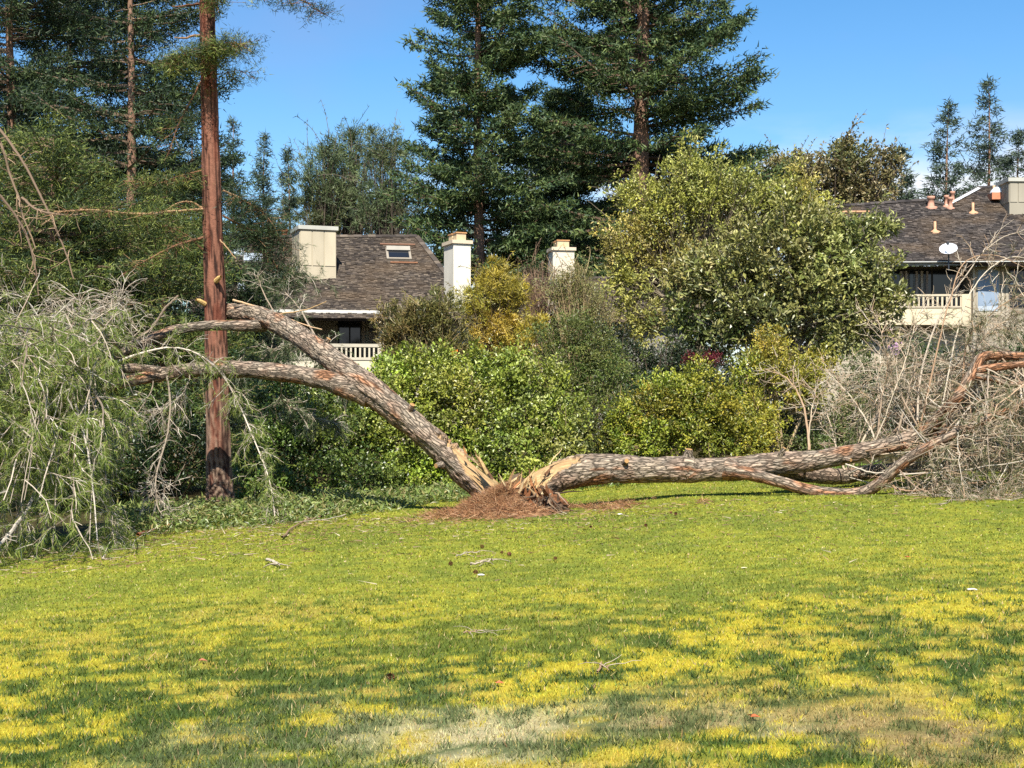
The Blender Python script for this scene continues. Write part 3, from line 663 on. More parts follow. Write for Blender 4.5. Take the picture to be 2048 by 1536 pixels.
rr = np.hypot((gx + .12) / 1.15, (gy - 23.45) / 1.75); gz = gz - .2 * sst(.75, 1.15, rr + .8 * (fbm(gx*1.8, gy*1.8, o=3, seed=74) - .5))
cc = lin(148, 110, 78) * (.35 + 1.2 * fbm(gx*8, gy*8, o=3, seed=75))[..., None]
k = sst(.5, .62, fbm(gx*1.6, gy*1.6, seed=76))[..., None] * .7 * sst(-.2, .6, gx)[..., None]; cc = cc * (1 - k) + lin(92, 70, 54) * k
idx = np.arange(gx.size).reshape(gx.shape)
MB().add(np.stack([gx, gy, gz], -1).reshape(-1, 3), quads=np.stack([idx[:-1, :-1], idx[:-1, 1:], idx[1:, 1:], idx[1:, :-1]], -1).reshape(-1, 4), col=cc.reshape(-1, 3)).build("root_mound", M_DUFF, pine, True, label="mound of brown needle litter around the stump")
litter().build("needle_litter", M_NEEDLE, pine, kind="stuff", label="fallen brown pine needles on the mound")
mb = MB()                                                          # torn roots at the foot of the stump
for k in range(46):
    p0 = P(U(1035, 1115), U(985, 1035), 23.1 + U(-.2, .3)); A = grow(p0[None], np.array([[U(-.8, .8), -.6, U(-.9, .2)]]), [U(.2, .6)], 7, -.08, .25)
    A[..., 2] = np.maximum(A[..., 2], mound_z(A[..., 0], A[..., 1]) + .01)
    tubes(mb, A, np.linspace(.018, .004, 7)[None], 5, pick([(96, 78, 62), (150, 128, 104), (70, 54, 42)], 1))
mb.build("roots", M_TWIG, pine, kind="stuff")

# ------------------------------------------------------------------ conifers
def tufts(mb, ctr, out, n, rad, ln, wd, pal, wts=None, jit=.15):
    k = np.repeat(np.arange(len(ctr)), n); N = len(k)
    off = rng.normal(0, 1, (N, 3)) * rad; off[:, 2] *= .7
    d = rdir(N) + out[k] * .7; d[:, 2] += .15
    base_c = pick(pal, len(ctr), jit, wts)[k] * U(.75, 1.25, (N, 1))
    blades(mb, ctr[k] + off, d, U(.6, 1.3, N) * ln, wd, np.clip(base_c, .004, .9))
def conifer(name, label, px, Y, H, lo, R, r0, nb, tpb, npt, ln, wd, pal, bark='redwood', prof=.7, trad=.14, gap=None, upturn=.25, droop=-.1, lean=0, group=None, seed=1, cat="tree", front=0.0, barkc=(120, 92, 72), tubeS=3, tn=90):
    x = (px - 1024) / F * Y; zb = float(g(x, Y)); root = thing(name, label, cat, (x, Y, zb), group)
    hs = np.linspace(0, 1, 14); path = np.stack([x + lean * hs + .12 * np.sin(hs * 5 + seed) * (H / 20), Y + 0*hs, zb - .1 + hs * H, np.maximum(r0 * (1 - hs) ** .8, .02) * (1 + .5 * np.exp(-hs * 40))], 1)
    trunk_mesh(path, tn, 20, tuple(lin(150, 118, 98)) if bark == 'redwood' else bark, seed * 17, capend=False).build("trunk", M_BARK, root, True)
    h = lo + (H - lo) * U(0, 1, nb) ** .9
    if gap is not None: h = h[~gap(h)]
    nb = len(h); t = (h - lo) / (H - lo)
    Lb = R * np.minimum(1, (1 - t) ** prof * 1.05 + .03) * U(.55, 1.12, nb) * (.6 + .4 * sst(0, .12, t))
    az = U(0, 2*np.pi, nb)
    fm = (np.cos(az + np.pi/2) > .8) & (rng.random(nb) < front); az[fm] = np.pi/2 + U(-1.2, 1.2, fm.sum())
    outv = np.stack([np.cos(az), np.sin(az), 0*az], 1); side = np.stack([-np.sin(az), np.cos(az), 0*az], 1)
    s = np.linspace(0, 1, 9)[None, :, None]
    ctr = smoothline(path, 200); bx = np.stack([np.interp(h, ctr[:, 2] - zb, ctr[:, 0]), np.full(nb, Y), zb + h], 1)
    a = droop + .5 * t + rng.normal(0, .1, nb); b = upturn * U(.3, 1.3, nb)
    Bp = bx[:, None] + outv[:, None] * Lb[:, None, None] * s + np.array([0, 0, 1.0]) * (Lb * a)[:, None, None] * s + np.array([0, 0, 1.0]) * (Lb * b)[:, None, None] * s**2
    Bp = Bp + np.cumsum(rng.normal(0, .035, Bp.shape), 1) * Lb[:, None, None] / 4
    br = MB(); tubes(br, Bp[:, ::2], np.linspace(1, .25, 5)[None] * (.012 + .013 * Lb)[:, None], tubeS, pick([barkc, tuple(int(v * .8) for v in barkc)], nb))
    high = (zb + h) > CAMZ + HOR / F * Y + 1.2                     # boughs above the picture: thinner
    cnt = np.maximum(3, (tpb * Lb / R * U(.8, 1.2, nb) * np.where(high, .3, 1)).astype(int)); i = np.repeat(np.arange(nb), cnt); n = len(i)
    sp_ = U(.08, 1, n) ** .75
    p0, tg = along(Bp, i, sp_)
    lat = rng.choice([-1, 1], n) * U(0, 1, n) * (.30 * Lb[i] * (1 - sp_) ** .6 + .12)
    ctrp = p0 + side[i] * lat[:, None] + outv[i] * (np.abs(lat) * .4)[:, None]; ctrp[:, 2] += -.18 * np.abs(lat) + rng.normal(0, .05, n)
    m = (np.abs(lat) > .25) & (rng.random(n) < .3)
    q = np.stack([p0[m], (p0[m] + ctrp[m]) / 2 + [0, 0, .03], ctrp[m]], 1); tubes(br, q, np.array([[.012, .009, .005]]) * (Y / 40), 3, pick([barkc], len(q)))
    br.build("branches", M_TWIG, root, kind="stuff")
    fo = MB(); tufts(fo, ctrp, norm(outv[i] + side[i] * np.sign(lat)[:, None] * .6), npt, trad, ln, wd, pal)
    fo.build("crown", M_NEEDLE, root, kind="stuff")
    return root
RW = [(72, 94, 50), (92, 112, 60), (54, 76, 46), (116, 130, 72), (64, 86, 56)]
conifer("redwood_tree", "tall dark redwood with slim trunk behind the white chimney", 962, 72, 31, 3.0, 4.7, .36, 320, 62, 10, .30, .08, RW, trad=.17, seed=2, prof=.42, droop=-.28, upturn=.38, front=.5, barkc=(128, 104, 86))
conifer("redwood_tree", "broad redwood with thick reddish trunk, rising over the yellow-green tree", 1290, 74, 36, 4.0, 7.4, .62, 310, 85, 10, .32, .085, RW, trad=.18, seed=3, prof=.4, droop=-.2, upturn=.25, front=.6, barkc=(128, 104, 86))
conifer("redwood_tree", "dense redwood filling the space between the two tall trunks", 1125, 82, 19.5, 3.0, 5.0, .4, 260, 60, 11, .32, .078, [(84, 106, 58), (104, 122, 66), (62, 84, 52)], trad=.18, seed=4, prof=.5, droop=-.1, upturn=.1, barkc=(120, 100, 84))
LC = [(78, 96, 46), (112, 126, 54), (52, 72, 38), (146, 152, 72), (44, 62, 38)]
LD = [(48, 68, 44), (64, 84, 50), (36, 54, 40), (88, 104, 58)]
conifer("conifer_tree", "dark conifer with a pale thin trunk left of the bare redwood trunk", 256, 44, 19.5, 1.5, 4.2, .24, 240, 85, 10, .20, .038, LD, seed=5, prof=.45, front=.7, droop=-.25, upturn=.2, barkc=(140, 118, 98))
conifer("conifer_tree", "tall dark conifer at the left edge of the picture", 20, 46, 20.5, 1.5, 5.4, .3, 270, 90, 10, .20, .038, LD, seed=6, prof=.4, droop=-.25, upturn=.1, barkc=(130, 110, 92))
conifer("conifer_tree", "yellow-green layered conifer behind the left fallen crown", 110, 34, 9.0, .5, 3.6, .2, 140, 95, 12, .14, .024, LC, seed=7, prof=.35, droop=-.28, upturn=.12, barkc=(150, 126, 100))
conifer("conifer_tree", "lower layered conifer just left of the bare redwood trunk", 330, 36, 7.0, .3, 3.0, .17, 120, 80, 12, .14, .024, LC, seed=8, prof=.35, droop=-.22, upturn=.1, barkc=(150, 126, 100))
conifer("conifer_tree", "dark conifer standing between the two thin pale trunks at upper left", 140, 54, 22, 2.0, 5.6, .28, 190, 70, 9, .27, .055, [(40, 58, 40), (52, 70, 44), (32, 48, 36), (72, 88, 50)], seed=12, prof=.35, droop=-.3, upturn=.12, barkc=(104, 88, 74))
conifer("conifer_tree", "small dark conifer right of the bare redwood trunk", 490, 44, 6.6, .5, 1.9, .14, 110, 70, 12, .14, .027, LD, seed=9, prof=.5, droop=-.2, upturn=.1, barkc=(120, 100, 84))
# the bare redwood trunk
x = (440 - 1024) / F * 27.2; zb = float(g(x, 27.2))
rw = thing("redwood_tree", "bare reddish redwood trunk with the fallen limbs crossing in front", "tree", (x, 27.2, zb))
tp = path_px([(441, 1035, 27.2, 36), (440, 1000, 27.2, 30), (438, 940, 27.2, 26), (437, 870, 27.2, 24.5), (434, 760, 27.2, 23.5), (431, 620, 27.2, 22), (426, 480, 27.2, 20), (421, 300, 27.2, 18.5), (417, 120, 27.2, 16.5), (414, 0, 27.2, 15), (411, -140, 27.2, 13), (409, -330, 27.2, 9), (408, -460, 27.2, 4)])
trunk_mesh(tp, 460, 48, 'redwood', 41, capend=False).build("trunk", M_BARK, rw, True)
mb = MB(); fo = MB()
RB = [(150, 108, 80), (120, 84, 62), (176, 140, 104)]
for rows, r0, r1, nt_, pal in (
    ([(400, 8, 27.2), (370, 12, 27), (340, 16, 26.8)], .03, .012, 0, LC), ([(402, 70, 27.2), (375, 74, 27.1), (346, 75, 27)], .03, .012, 0, LC),
    ([(405, 160, 27.2), (385, 200, 27.1), (362, 250, 27), (345, 300, 27)], .02, .008, 14, LC),
    ([(425, 130, 27.0), (440, 100, 26.8), (462, 85, 26.6), (485, 90, 26.5)], .016, .006, 60, LC),
    ([(415, 130, 27.0), (390, 105, 26.6), (360, 115, 26.4), (335, 130, 26.3)], .016, .006, 60, LC),
    ([(420, 140, 27.0), (415, 110, 26.4), (425, 90, 26.2)], .012, .006, 40, LC),
    ([(430, 150, 27.0), (470, 145, 26.8), (512, 148, 26.7)], .008, .003, 8, LC),
    ([(414, -40, 27.0), (500, -30, 26.8), (600, -5, 26.6), (660, 30, 26.5)], .03, .005, 36, LD),
    ([(412, -60, 27.0), (430, -20, 26.6), (440, 10, 26.5)], .014, .005, 40, LC),
    ([(404, 420, 27.0), (350, 425, 26.6), (260, 430, 26.2), (180, 422, 26), (110, 424, 26)], .035, .012, 50, LC),
    ([(404, 415, 27.0), (370, 405, 26.8), (330, 425, 26.6), (300, 440, 26.5)], .02, .006, 10, LC),
    ([(405, 475, 27.0), (360, 490, 26.6), (300, 520, 26.2), (250, 548, 26)], .03, .012, 40, LC),
    ([(407, 500, 27.0), (370, 470, 26.8), (320, 450, 26.5), (270, 425, 26.3)], .02, .006, 14, LC),
    ([(440, 480, 27.0), (455, 500, 26.8), (470, 520, 26.6)], .014, .006, 0, LC),
    ([(445, 380, 27.2), (490, 400, 27.4), (540, 440, 27.6), (570, 500, 27.8)], .02, .005, 90, LD),
    ([(445, 430, 27.2), (500, 460, 27.6), (540, 510, 27.8), (575, 560, 28)], .02, .005, 90, LD),
    ([(410, 340, 27.2), (370, 350, 27), (320, 365, 26.8), (250, 360, 26.6)], .02, .006, 60, LC)):
    p = whip(mb, rows, r0, r1, 20, 6, RB)
    if nt_:
        s = rng.integers(4, 19, nt_ * 2); cpt = p[s] + rng.normal(0, .16, (len(s), 3)) * [1, 1, .6]
        cpt[:, 2] -= .06
        q3 = np.stack([p[s], (p[s] + cpt) / 2, cpt], 1); tubes(mb, q3, np.array([[.006, .005, .003]]), 3, pick(RB, len(s)))
        tufts(fo, cpt, norm(cpt - p[s] + 1e-4), 24, .08, .11, .012, pal)
mb.build("branches", M_TWIG, rw, kind="stuff"); fo.build("foliage", M_NEEDLE, rw, kind="stuff")
for px, py, dd in ((414, 608, -1), (428, 562, 1)):      # broken stubs
    p = P(px + dd*4, py, 27.0 if dd > 0 else 27.1); q = np.stack([p, p + [dd*.08, -.1, .05], p + [dd*.13, -.18, .07]])[None]
    m = MB(); tubes(m, q, np.array([[.05, .045, .02]]), 8, lin(226, 186, 120)); m.build("stub", M_WOOD, rw)

# drooping bare limbs at the far left
mb = MB(); dl = thing("leaning_branches", "long bare drooping branches hanging down at the left edge", "branch", P(100, 600, 30.5))
for rows in ([(-40, 230, 31), (0, 285, 30.5), (20, 350, 30.5), (40, 395, 30.4), (45, 420, 30.2), (75, 500, 30)], [(-30, 220, 31.5), (30, 300, 31), (70, 370, 30.8), (105, 440, 30.6), (130, 500, 30.5), (150, 560, 30.3)],
             [(0, 390, 30), (35, 440, 30), (55, 490, 29.8), (72, 560, 29.6), (78, 600, 29.5)], [(45, 395, 30.4), (80, 420, 30.2), (130, 430, 30.1), (200, 425, 30)]):
    p = whip(mb, rows, .034, .014, 30, 6, [(140, 118, 96), (120, 100, 82)])
    k = rng.integers(5, 29, 16); A = grow(p[k], rdir(16), U(.2, .7, 16), 6, -.1, .2); tubes(mb, A, np.linspace(.011, .004, 6)[None], 4, pick([(178, 150, 120)], 16))
mb.build("limbs", M_TWIG, dl)

# far conifers and pines
FR = [(74, 92, 72), (88, 104, 80), (64, 82, 70), (96, 110, 84)]  # far-tree greens greyed: distance haze is put into the colour
for px, top, Y, R, lab in ((470, 240, 125, 3.6, "far thin redwood with bare spire, nearest the bare redwood trunk"), (530, 268, 130, 3.2, "second far thin redwood right of the bare trunk"), (578, 300, 128, 3.0, "short far redwood spire above the boxed chimney chase"),
                           (388, 230, 120, 3.6, "far thin redwood just left of the bare redwood trunk"),
                           (1895, 208, 110, 4.4, "bushy far redwood standing behind the right-hand roof"), (1975, 163, 115, 4.6, "tallest far redwood behind the right-hand roof"), (2036, 262, 112, 3.8, "short far redwood at the right edge behind the roof"), (1800, 300, 105, 3.4, "small far redwood left of the roof vents")):
    x = (px - 1024) / F * Y; Ht = CAMZ + (HOR - top) / F * Y - float(g(x, Y))
    conifer("far_redwood", lab, px, Y, Ht, Ht * .25, R, .3, 130, 24, 8, .46, .09, FR, prof=.85, trad=.2, droop=-.2, upturn=.35, seed=int(px) % 97, barkc=(96, 84, 74), tubeS=3, tn=40, group="far redwoods on the skyline")
PN = [(86, 102, 66), (104, 116, 74), (74, 90, 62), (120, 128, 84)]

# ------------------------------------------------------------------ broadleaf trees and shrubs
def shrub(name, label, px, Y, lobes, ncl, npc, crad, ln, wd, pal, wts=None, mat=None, twigc=((122, 104, 84),), ntw=120, trunk=None, cat="shrub", shell=.55, fol="foliage", upl=.3, group=None, nst=9, jit=.14, droopl=0.0, tuftmode=False, stemr=.02, glean=0):
    """lobes: px,py,Y,rx,ry,rz (photo pixels for the centre, metres for the radii)"""
    x = (px - 1024) / F * Y; zb = float(g(x, Y)); root = thing(name, label, cat, (x, Y, zb), group)
    Lc = np.array([P(*l[:3]) for l in lobes]); Lr = np.array([l[3:] for l in lobes], float)
    vol = (Lr.prod(1)) ** .75; li = rng.choice(len(lobes), ncl, p=vol / vol.sum())
    d = rdir(ncl); f = 1 - (1 - shell * .7) * U(0, 1, ncl) ** 1.3
    cc = Lc[li] + d * Lr[li] * f[:, None] * (.30 + 1.3 * fbm(d[:, 0]*2.6 + li*7, d[:, 1]*2.6, d[:, 2]*2.6, o=3, seed=len(label)) + np.where(U(0, 1, ncl) < .14, U(0, .3, ncl), 0))[:, None]
    k = cc[:, 2] > g(cc[:, 0], cc[:, 1]) + .05; cc, li, d = cc[k], li[k], d[k]; n = len(cc)
    rep = np.repeat(np.arange(n), npc); N = len(rep)
    off = rng.normal(0, 1, (N, 3)) * crad * U(.35, 1.05, n)[rep][:, None]
    pos = cc[rep] + off; pos[:, 2] = np.maximum(pos[:, 2], g(pos[:, 0], pos[:, 1]) + .03)
    outw = norm(d[rep] + norm(off) * .6)
    dirn = outw * .6 + rdir(N) * .8 + np.array([0, 0, upl]); dirn[:, 2] -= droopl
    nr = outw * .5 + rdir(N) * .6 + np.array([0, 0, .7])
    tint = U(.78, 1.25, (len(lobes), 1)) * (1 + rng.normal(0, .05, (len(lobes), 3)))
    colr = np.clip(tint[li][rep] * (pick(pal, n, jit, wts)[rep] * .6 + pick(pal, N, jit, wts) * .4) * U(.75, 1.25, n)[rep][:, None], .004, .9)
    fo = MB()
    if tuftmode: blades(fo, pos, dirn, U(.6, 1.3, N) * ln, wd, colr)
    else: leaves(fo, pos, dirn, nr, U(.45, 1.4, N) * ln, wd * U(.7, 1.2, N), colr)
    tw = MB(); nsh = max(6, ncl // 9); ks = rng.integers(0, n, nsh); sc_ = Y / 36
    SH = grow(cc[ks], d[ks] * .8 + rdir(nsh) * .5 + np.array([0, 0, .7]), U(.25, .75, nsh) * sc_ * (Lr.max() ** .5), 6, -.04, .12)
    tubes(tw, SH, np.linspace(.009, .004, 6)[None] * sc_, 3, pick(list(twigc), nsh))
    kk = np.repeat(np.arange(nsh), 12); pp_, tt_ = along(SH, kk, U(.1, 1, len(kk)))
    if tuftmode: blades(fo, pp_, tt_ * .6 + rdir(len(kk)), ln * U(.5, 1.1, len(kk)), wd, pick(pal, len(kk), jit, wts))
    else: leaves(fo, pp_, tt_ * .6 + rdir(len(kk)), rdir(len(kk)) + [0, 0, .5], ln * U(.5, 1.2, len(kk)), wd * U(.6, 1.1, len(kk)), pick(pal, len(kk), jit, wts))
    fo.build(fol, mat or M_LEAF, root, kind="stuff")
    k = rng.choice(n, min(ntw, n), replace=False)
    hub = np.array([x, Y, zb]) if trunk is None else np.array(trunk[-1][:3] if not isinstance(trunk, str) else [x, Y, zb])
    a = hub * .35 + Lc[li[k]] * .65 if trunk is None else hub * .5 + Lc[li[k]] * .5
    a = a + rng.normal(0, .12, a.shape) * Lr[li[k]]
    e = cc[k]; m = (a + e) / 2 + rng.normal(0, .08, e.shape); m[:, 2] += .1
    u = np.linspace(0, 1, 7)[None, :, None]; q = (1-u)**2 * a[:, None] + 2*u*(1-u) * m[:, None] + u**2 * e[:, None]
    tubes(tw, q, np.linspace(stemr, .005 * Y / 35, 7)[None] * U(.6, 1.2, (len(k), 1)), 4, pick(list(twigc), len(k)))
    # stems from the ground to the lobes
    i = rng.integers(0, len(lobes), nst); s0 = np.array([x, Y, zb]) + rng.normal(0, .15, (nst, 3)) * np.array([Lr[:, 0].max(), Lr[:, 1].max(), 0]); s0[:, 2] = g(s0[:, 0], s0[:, 1]) - .05
    if trunk is not None: s0 = np.repeat(hub[None], nst, 0)
    e = Lc[i] + rng.normal(0, .2, (nst, 3)) * Lr[i]; m = s0 * .4 + e * .6; m[:, 2] -= .1
    q = (1-u)**2 * s0[:, None] + 2*u*(1-u) * m[:, None] + u**2 * e[:, None]
    tubes(tw, q, np.linspace(stemr * 2.2, stemr * .9, 7)[None] * U(.7, 1.2, (nst, 1)), 6, pick(list(twigc), nst))
    tw.build("branches", M_TWIG, root, kind="stuff")
    if trunk is not None:
        trunk_mesh(np.array(trunk, float), 40, 16, tuple(lin(*twigc[0])), 5, capend=False).build("trunk", M_BARK, root, True)
    return root
def vtrunk(px, Y, h, r, lean=0):
    x = (px - 1024) / F * Y; zb = float(g(x, Y)); return [[x, Y, zb - .1, r * 1.3], [x + lean*.3, Y, zb + h*.35, r], [x + lean*.7, Y, zb + h*.7, r*.9], [x + lean, Y, zb + h, r*.75]]

# far pines on the left skyline
for px, Y, lob, lab in (
    (640, 112, [(650, 330, 112, 2.2, 2.2, 1.8), (625, 370, 112, 2.0, 2, 1.6), (660, 400, 112, 2.4, 2, 1.8), (640, 440, 112, 2.4, 2, 1.4), (655, 300, 112, 1.2, 1.2, 1.2)], "windblown far pine left of its group, above the brown roof"),
    (705, 115, [(700, 290, 115, 1.8, 2, 1.5), (715, 330, 115, 2.6, 2, 1.8), (690, 380, 115, 2.6, 2, 1.8), (720, 430, 115, 2.6, 2, 1.8), (700, 265, 115, .9, 1, .8)], "tallest windblown far pine of the group above the brown roof"),
    (775, 108, [(760, 290, 108, 1.8, 2, 1.5), (790, 320, 108, 2.2, 2, 1.8), (770, 380, 108, 2.8, 2, 2), (790, 430, 108, 2.8, 2, 1.8), (755, 430, 108, 2, 2, 1.5)], "far pine against the left side of the dark redwood")):
    shrub("far_pine", lab, px, Y, lob, 330, 34, .28, .42, .06, PN, tuftmode=True, mat=M_NEEDLE, trunk=vtrunk(px, Y, 8, .3), cat="tree", fol="crown", twigc=((104, 92, 80),), ntw=90, stemr=.07, group="far pines above the brown roof", shell=.35, nst=12)
# distant wood behind everything
mb = MB(); n = 3200
px = U(-200, 2300, n); Yd = U(128, 165, n); top = 450 + 60 * fbm(px / 60, Yd * 0, seed=81) - 75 * sst(440, 560, px) * sst(1300, 1000, px); f = U(0, 1, n) ** .7
py = top * (1 - f) + 860 * f; cpt = np.array([P(a, b, c_) for a, b, c_ in zip(px, py, Yd)])
tufts(mb, cpt, np.tile([0, -.6, .6], (n, 1)), 15, .75, 1.1, .36, [(60, 76, 52), (76, 90, 58), (48, 64, 48), (92, 96, 66)])
o = mb.build("distant_wood", M_NEEDLE, kind="stuff"); o["label"] = "distant green wood behind the houses"

YG = [(204, 200, 98), (178, 178, 80), (144, 150, 68), (220, 212, 136), (108, 118, 58)]
shrub("spring_tree", "tall tree with fresh yellow-green leaves before the thick redwood trunk", 1400, 52,
      [(1400, 360, 52, 1.5, 1.4, 1.2), (1320, 420, 52, 1.5, 1.4, 1.4), (1260, 400, 52.5, .7, .8, 1.1), (1270, 480, 52, 1.2, 1.2, 1.2), (1440, 420, 52, 1.8, 1.4, 1.5), (1530, 400, 52.5, 1.4, 1.3, 1.1), (1590, 390, 53, 1.0, 1, 1.1), (1380, 310, 52, .55, .6, .7), (1350, 520, 52, 2, 1.5, 1.3), (1250, 560, 51, 1.0, 1, 1), (1290, 640, 51, 1.3, 1, 1.2), (1240, 500, 51.5, .7, .8, .9), (1620, 420, 53, .8, .8, .9)],
      1400, 26, .17, .14, .07, YG, wts=[.3, .27, .2, .1, .13], trunk=vtrunk(1400, 52, 4.2, .2), cat="tree", fol="crown", twigc=((138, 126, 104), (110, 98, 80)), ntw=620, stemr=.035, shell=.25, nst=26)
shrub("far_magnolia_tree", "distant broad tree with bronze yellow leaves on the skyline", 1690, 80,
      [(1690, 320, 80, 1.5, 1.4, 1.2), (1650, 360, 80, 2.2, 1.5, 1.4), (1740, 350, 80, 1.8, 1.5, 1.5), (1590, 340, 80, 1.8, 1.5, .9), (1560, 330, 80, 1, 1, .7), (1720, 400, 80, 2.0, 1.5, 1.2), (1690, 290, 80, .7, .7, .8), (1780, 320, 80, .8, .8, .8)],
      520, 24, .24, .24, .12, [(158, 146, 92), (126, 126, 76), (180, 166, 114), (98, 106, 66), (140, 120, 78)], mat=M_GLOSS, trunk=vtrunk(1690, 80, 6, .25), cat="tree", fol="crown", twigc=((120, 104, 88),), ntw=260, stemr=.06, shell=.4, nst=18)
MG = [(134, 140, 72), (162, 160, 86), (104, 114, 58), (216, 208, 144), (184, 178, 106), (76, 88, 48)]
shrub("magnolia_tree", "broad glossy-leaved magnolia in front of the right-hand house", 1580, 44,
      [(1560, 520, 44, 2.0, 1.5, 1.3), (1460, 560, 44, 1.7, 1.4, 1.3), (1660, 520, 44, 1.5, 1.4, 1.2), (1720, 560, 44, 1.1, 1.1, 1.0), (1640, 600, 43.6, 2.0, 1.5, 1.2), (1500, 640, 43.6, 1.9, 1.4, 1.1), (1740, 640, 44, 1.0, 1, .8), (1400, 640, 44, 1.1, 1.1, 1.0), (1600, 450, 44.2, 1.4, 1.2, .9), (1710, 470, 44.3, .9, .9, .7), (1760, 450, 44.4, .55, .6, .35), (1780, 530, 44, .45, .5, .4), (1790, 600, 43.8, .5, .6, .5), (1670, 680, 43.8, 1.3, 1, .6), (1380, 560, 44, .9, 1, 1)],
      1250, 22, .15, .20, .09, MG, wts=[.26, .22, .2, .12, .12, .08], mat=M_GLOSS, trunk=vtrunk(1580, 44, 2.4, .16), cat="tree", fol="crown", twigc=((164, 152, 134), (128, 114, 94)), ntw=360, stemr=.03, shell=.45, nst=26)
shrub("acacia_tree", "feathery acacia covered in yellow blossom beside the white chimney", 1000, 47,
      [(1000, 570, 47, .9, .8, .8), (960, 600, 47, .7, .7, .8), (1030, 600, 47, .7, .7, .9), (1000, 540, 47, .4, .4, .5), (990, 660, 47, 1.1, .9, .9), (1050, 690, 46.8, .8, .7, .7), (1000, 720, 46.6, 1, .7, .5), (1080, 650, 47, .5, .5, .5)],
      360, 60, .13, .15, .03, [(206, 186, 62), (186, 168, 54), (160, 152, 62), (218, 196, 92), (128, 126, 60)], tuftmode=True, mat=M_LEAF, trunk=vtrunk(1000, 47, 2.2, .07), cat="tree", fol="crown", twigc=((126, 108, 84),), ntw=220, stemr=.02, shell=.45, nst=14)
shrub("oleander_shrub", "tan-stemmed olive shrub below the brown roof's right corner", 850, 46,
      [(850, 650, 46, 1.3, 1, .9), (800, 670, 46, .9, .8, .9), (880, 620, 46, .8, .8, .6), (900, 690, 46, .9, .8, .7), (800, 720, 45.8, .6, .7, .6), (860, 720, 45.6, 1.2, .8, .5)],
      380, 34, .13, .19, .04, [(142, 142, 72), (116, 122, 64), (164, 156, 86), (92, 104, 58), (176, 166, 104)], twigc=((196, 172, 128), (160, 136, 98)), ntw=260, shell=.4, upl=.6, nst=26)
shrub("bare_shrub", "leafless brown twiggy shrub under the small white chimney", 1085, 50,
      [(1080, 570, 50, .9, .8, 1.1), (1110, 620, 50, .9, .8, .9), (1060, 540, 50, .5, .5, .6), (1125, 560, 50, .6, .5, .5)], 300, 6, .2, .06, .03, [(150, 128, 92), (126, 104, 80)], twigc=((140, 112, 92), (168, 140, 112), (110, 86, 72)), ntw=240, stemr=.016, shell=.3, nst=30)
shrub("bare_shrub", "pale straw-coloured twiggy shrub right of the small white chimney", 1165, 49,
      [(1170, 590, 49, .8, .8, 1.0), (1190, 640, 49, .8, .8, .8), (1140, 562, 49, .7, .5, .55), (1115, 580, 49, .7, .5, .6), (1155, 545, 49, .5, .4, .4)], 520, 18, .16, .08, .03, [(150, 146, 84), (172, 160, 104), (122, 126, 70)], twigc=((186, 164, 122), (160, 138, 104)), ntw=300, stemr=.016, shell=.3, nst=30)
BG = [(166, 174, 64), (136, 150, 56), (200, 202, 96), (98, 118, 44), (222, 220, 150)]
BW = [.3, .3, .16, .18, .06]
TWG = ((112, 98, 72), (146, 128, 98))
shrub("broadleaf_shrub", "bright green shrub directly behind the left half of the trunk", 830, 31,
      [(840, 790, 31, 1.0, .8, .65), (780, 820, 31, .8, .7, .7), (900, 800, 31, .8, .8, .7), (840, 880, 30.6, 1.2, .9, .8), (740, 860, 30.8, .7, .7, .7), (900, 900, 30.6, .9, .8, .7), (830, 950, 30.4, 1.0, .7, .5), (790, 755, 31.5, .6, .6, .5), (870, 745, 31.5, .7, .6, .5), (700, 820, 31.2, .7, .6, .7), (815, 722, 31.6, .25, .3, .35), (885, 712, 31.6, .22, .3, .3), (760, 745, 31.6, .25, .3, .3)],
      1150, 28, .10, .088, .057, BG, BW, mat=M_GLOSS, twigc=TWG, ntw=150)
shrub("broadleaf_shrub", "bright green shrub behind the broken stump", 1000, 31.5,
      [(980, 790, 31.5, .9, .8, .7), (1040, 830, 31.5, .9, .8, .8), (940, 860, 31, .8, .8, .8), (1010, 900, 30.8, 1.1, .8, .7), (1100, 900, 31, .8, .7, .7), (970, 950, 30.4, .9, .7, .4), (1070, 950, 30.4, .9, .7, .4), (940, 750, 31.8, .7, .6, .5), (1010, 745, 31.8, .7, .6, .5), (1120, 830, 31.4, .7, .6, .8), (1080, 760, 31.8, .7, .6, .6), (955, 712, 31.8, .25, .3, .35), (1040, 716, 31.8, .3, .3, .3), (1000, 725, 31.8, .2, .2, .35)],
      1150, 28, .10, .088, .057, BG, BW, mat=M_GLOSS, twigc=TWG, ntw=150)
shrub("fine_leaved_shrub", "tall grey-green fine-leaved shrub right of the yellow acacia", 1150, 34,
      [(1140, 720, 34, .9, .8, .8), (1190, 760, 34, 1.0, .8, .7), (1120, 780, 34, 1, .8, .8), (1150, 660, 34, .5, .5, .6), (1220, 760, 33.8, .6, .6, .5), (1160, 850, 33.4, 1.1, .8, .8), (1200, 920, 33, 1, .8, .5), (1090, 690, 34.4, .4, .4, .5), (1230, 840, 33, .8, .6, .8), (1260, 900, 32.8, .8, .6, .5), (1190, 700, 34, .6, .6, .6)],
      950, 40, .11, .075, .028, [(104, 122, 56), (84, 106, 50), (128, 138, 70), (140, 136, 72)], twigc=((150, 134, 100), (120, 104, 80)), ntw=260)
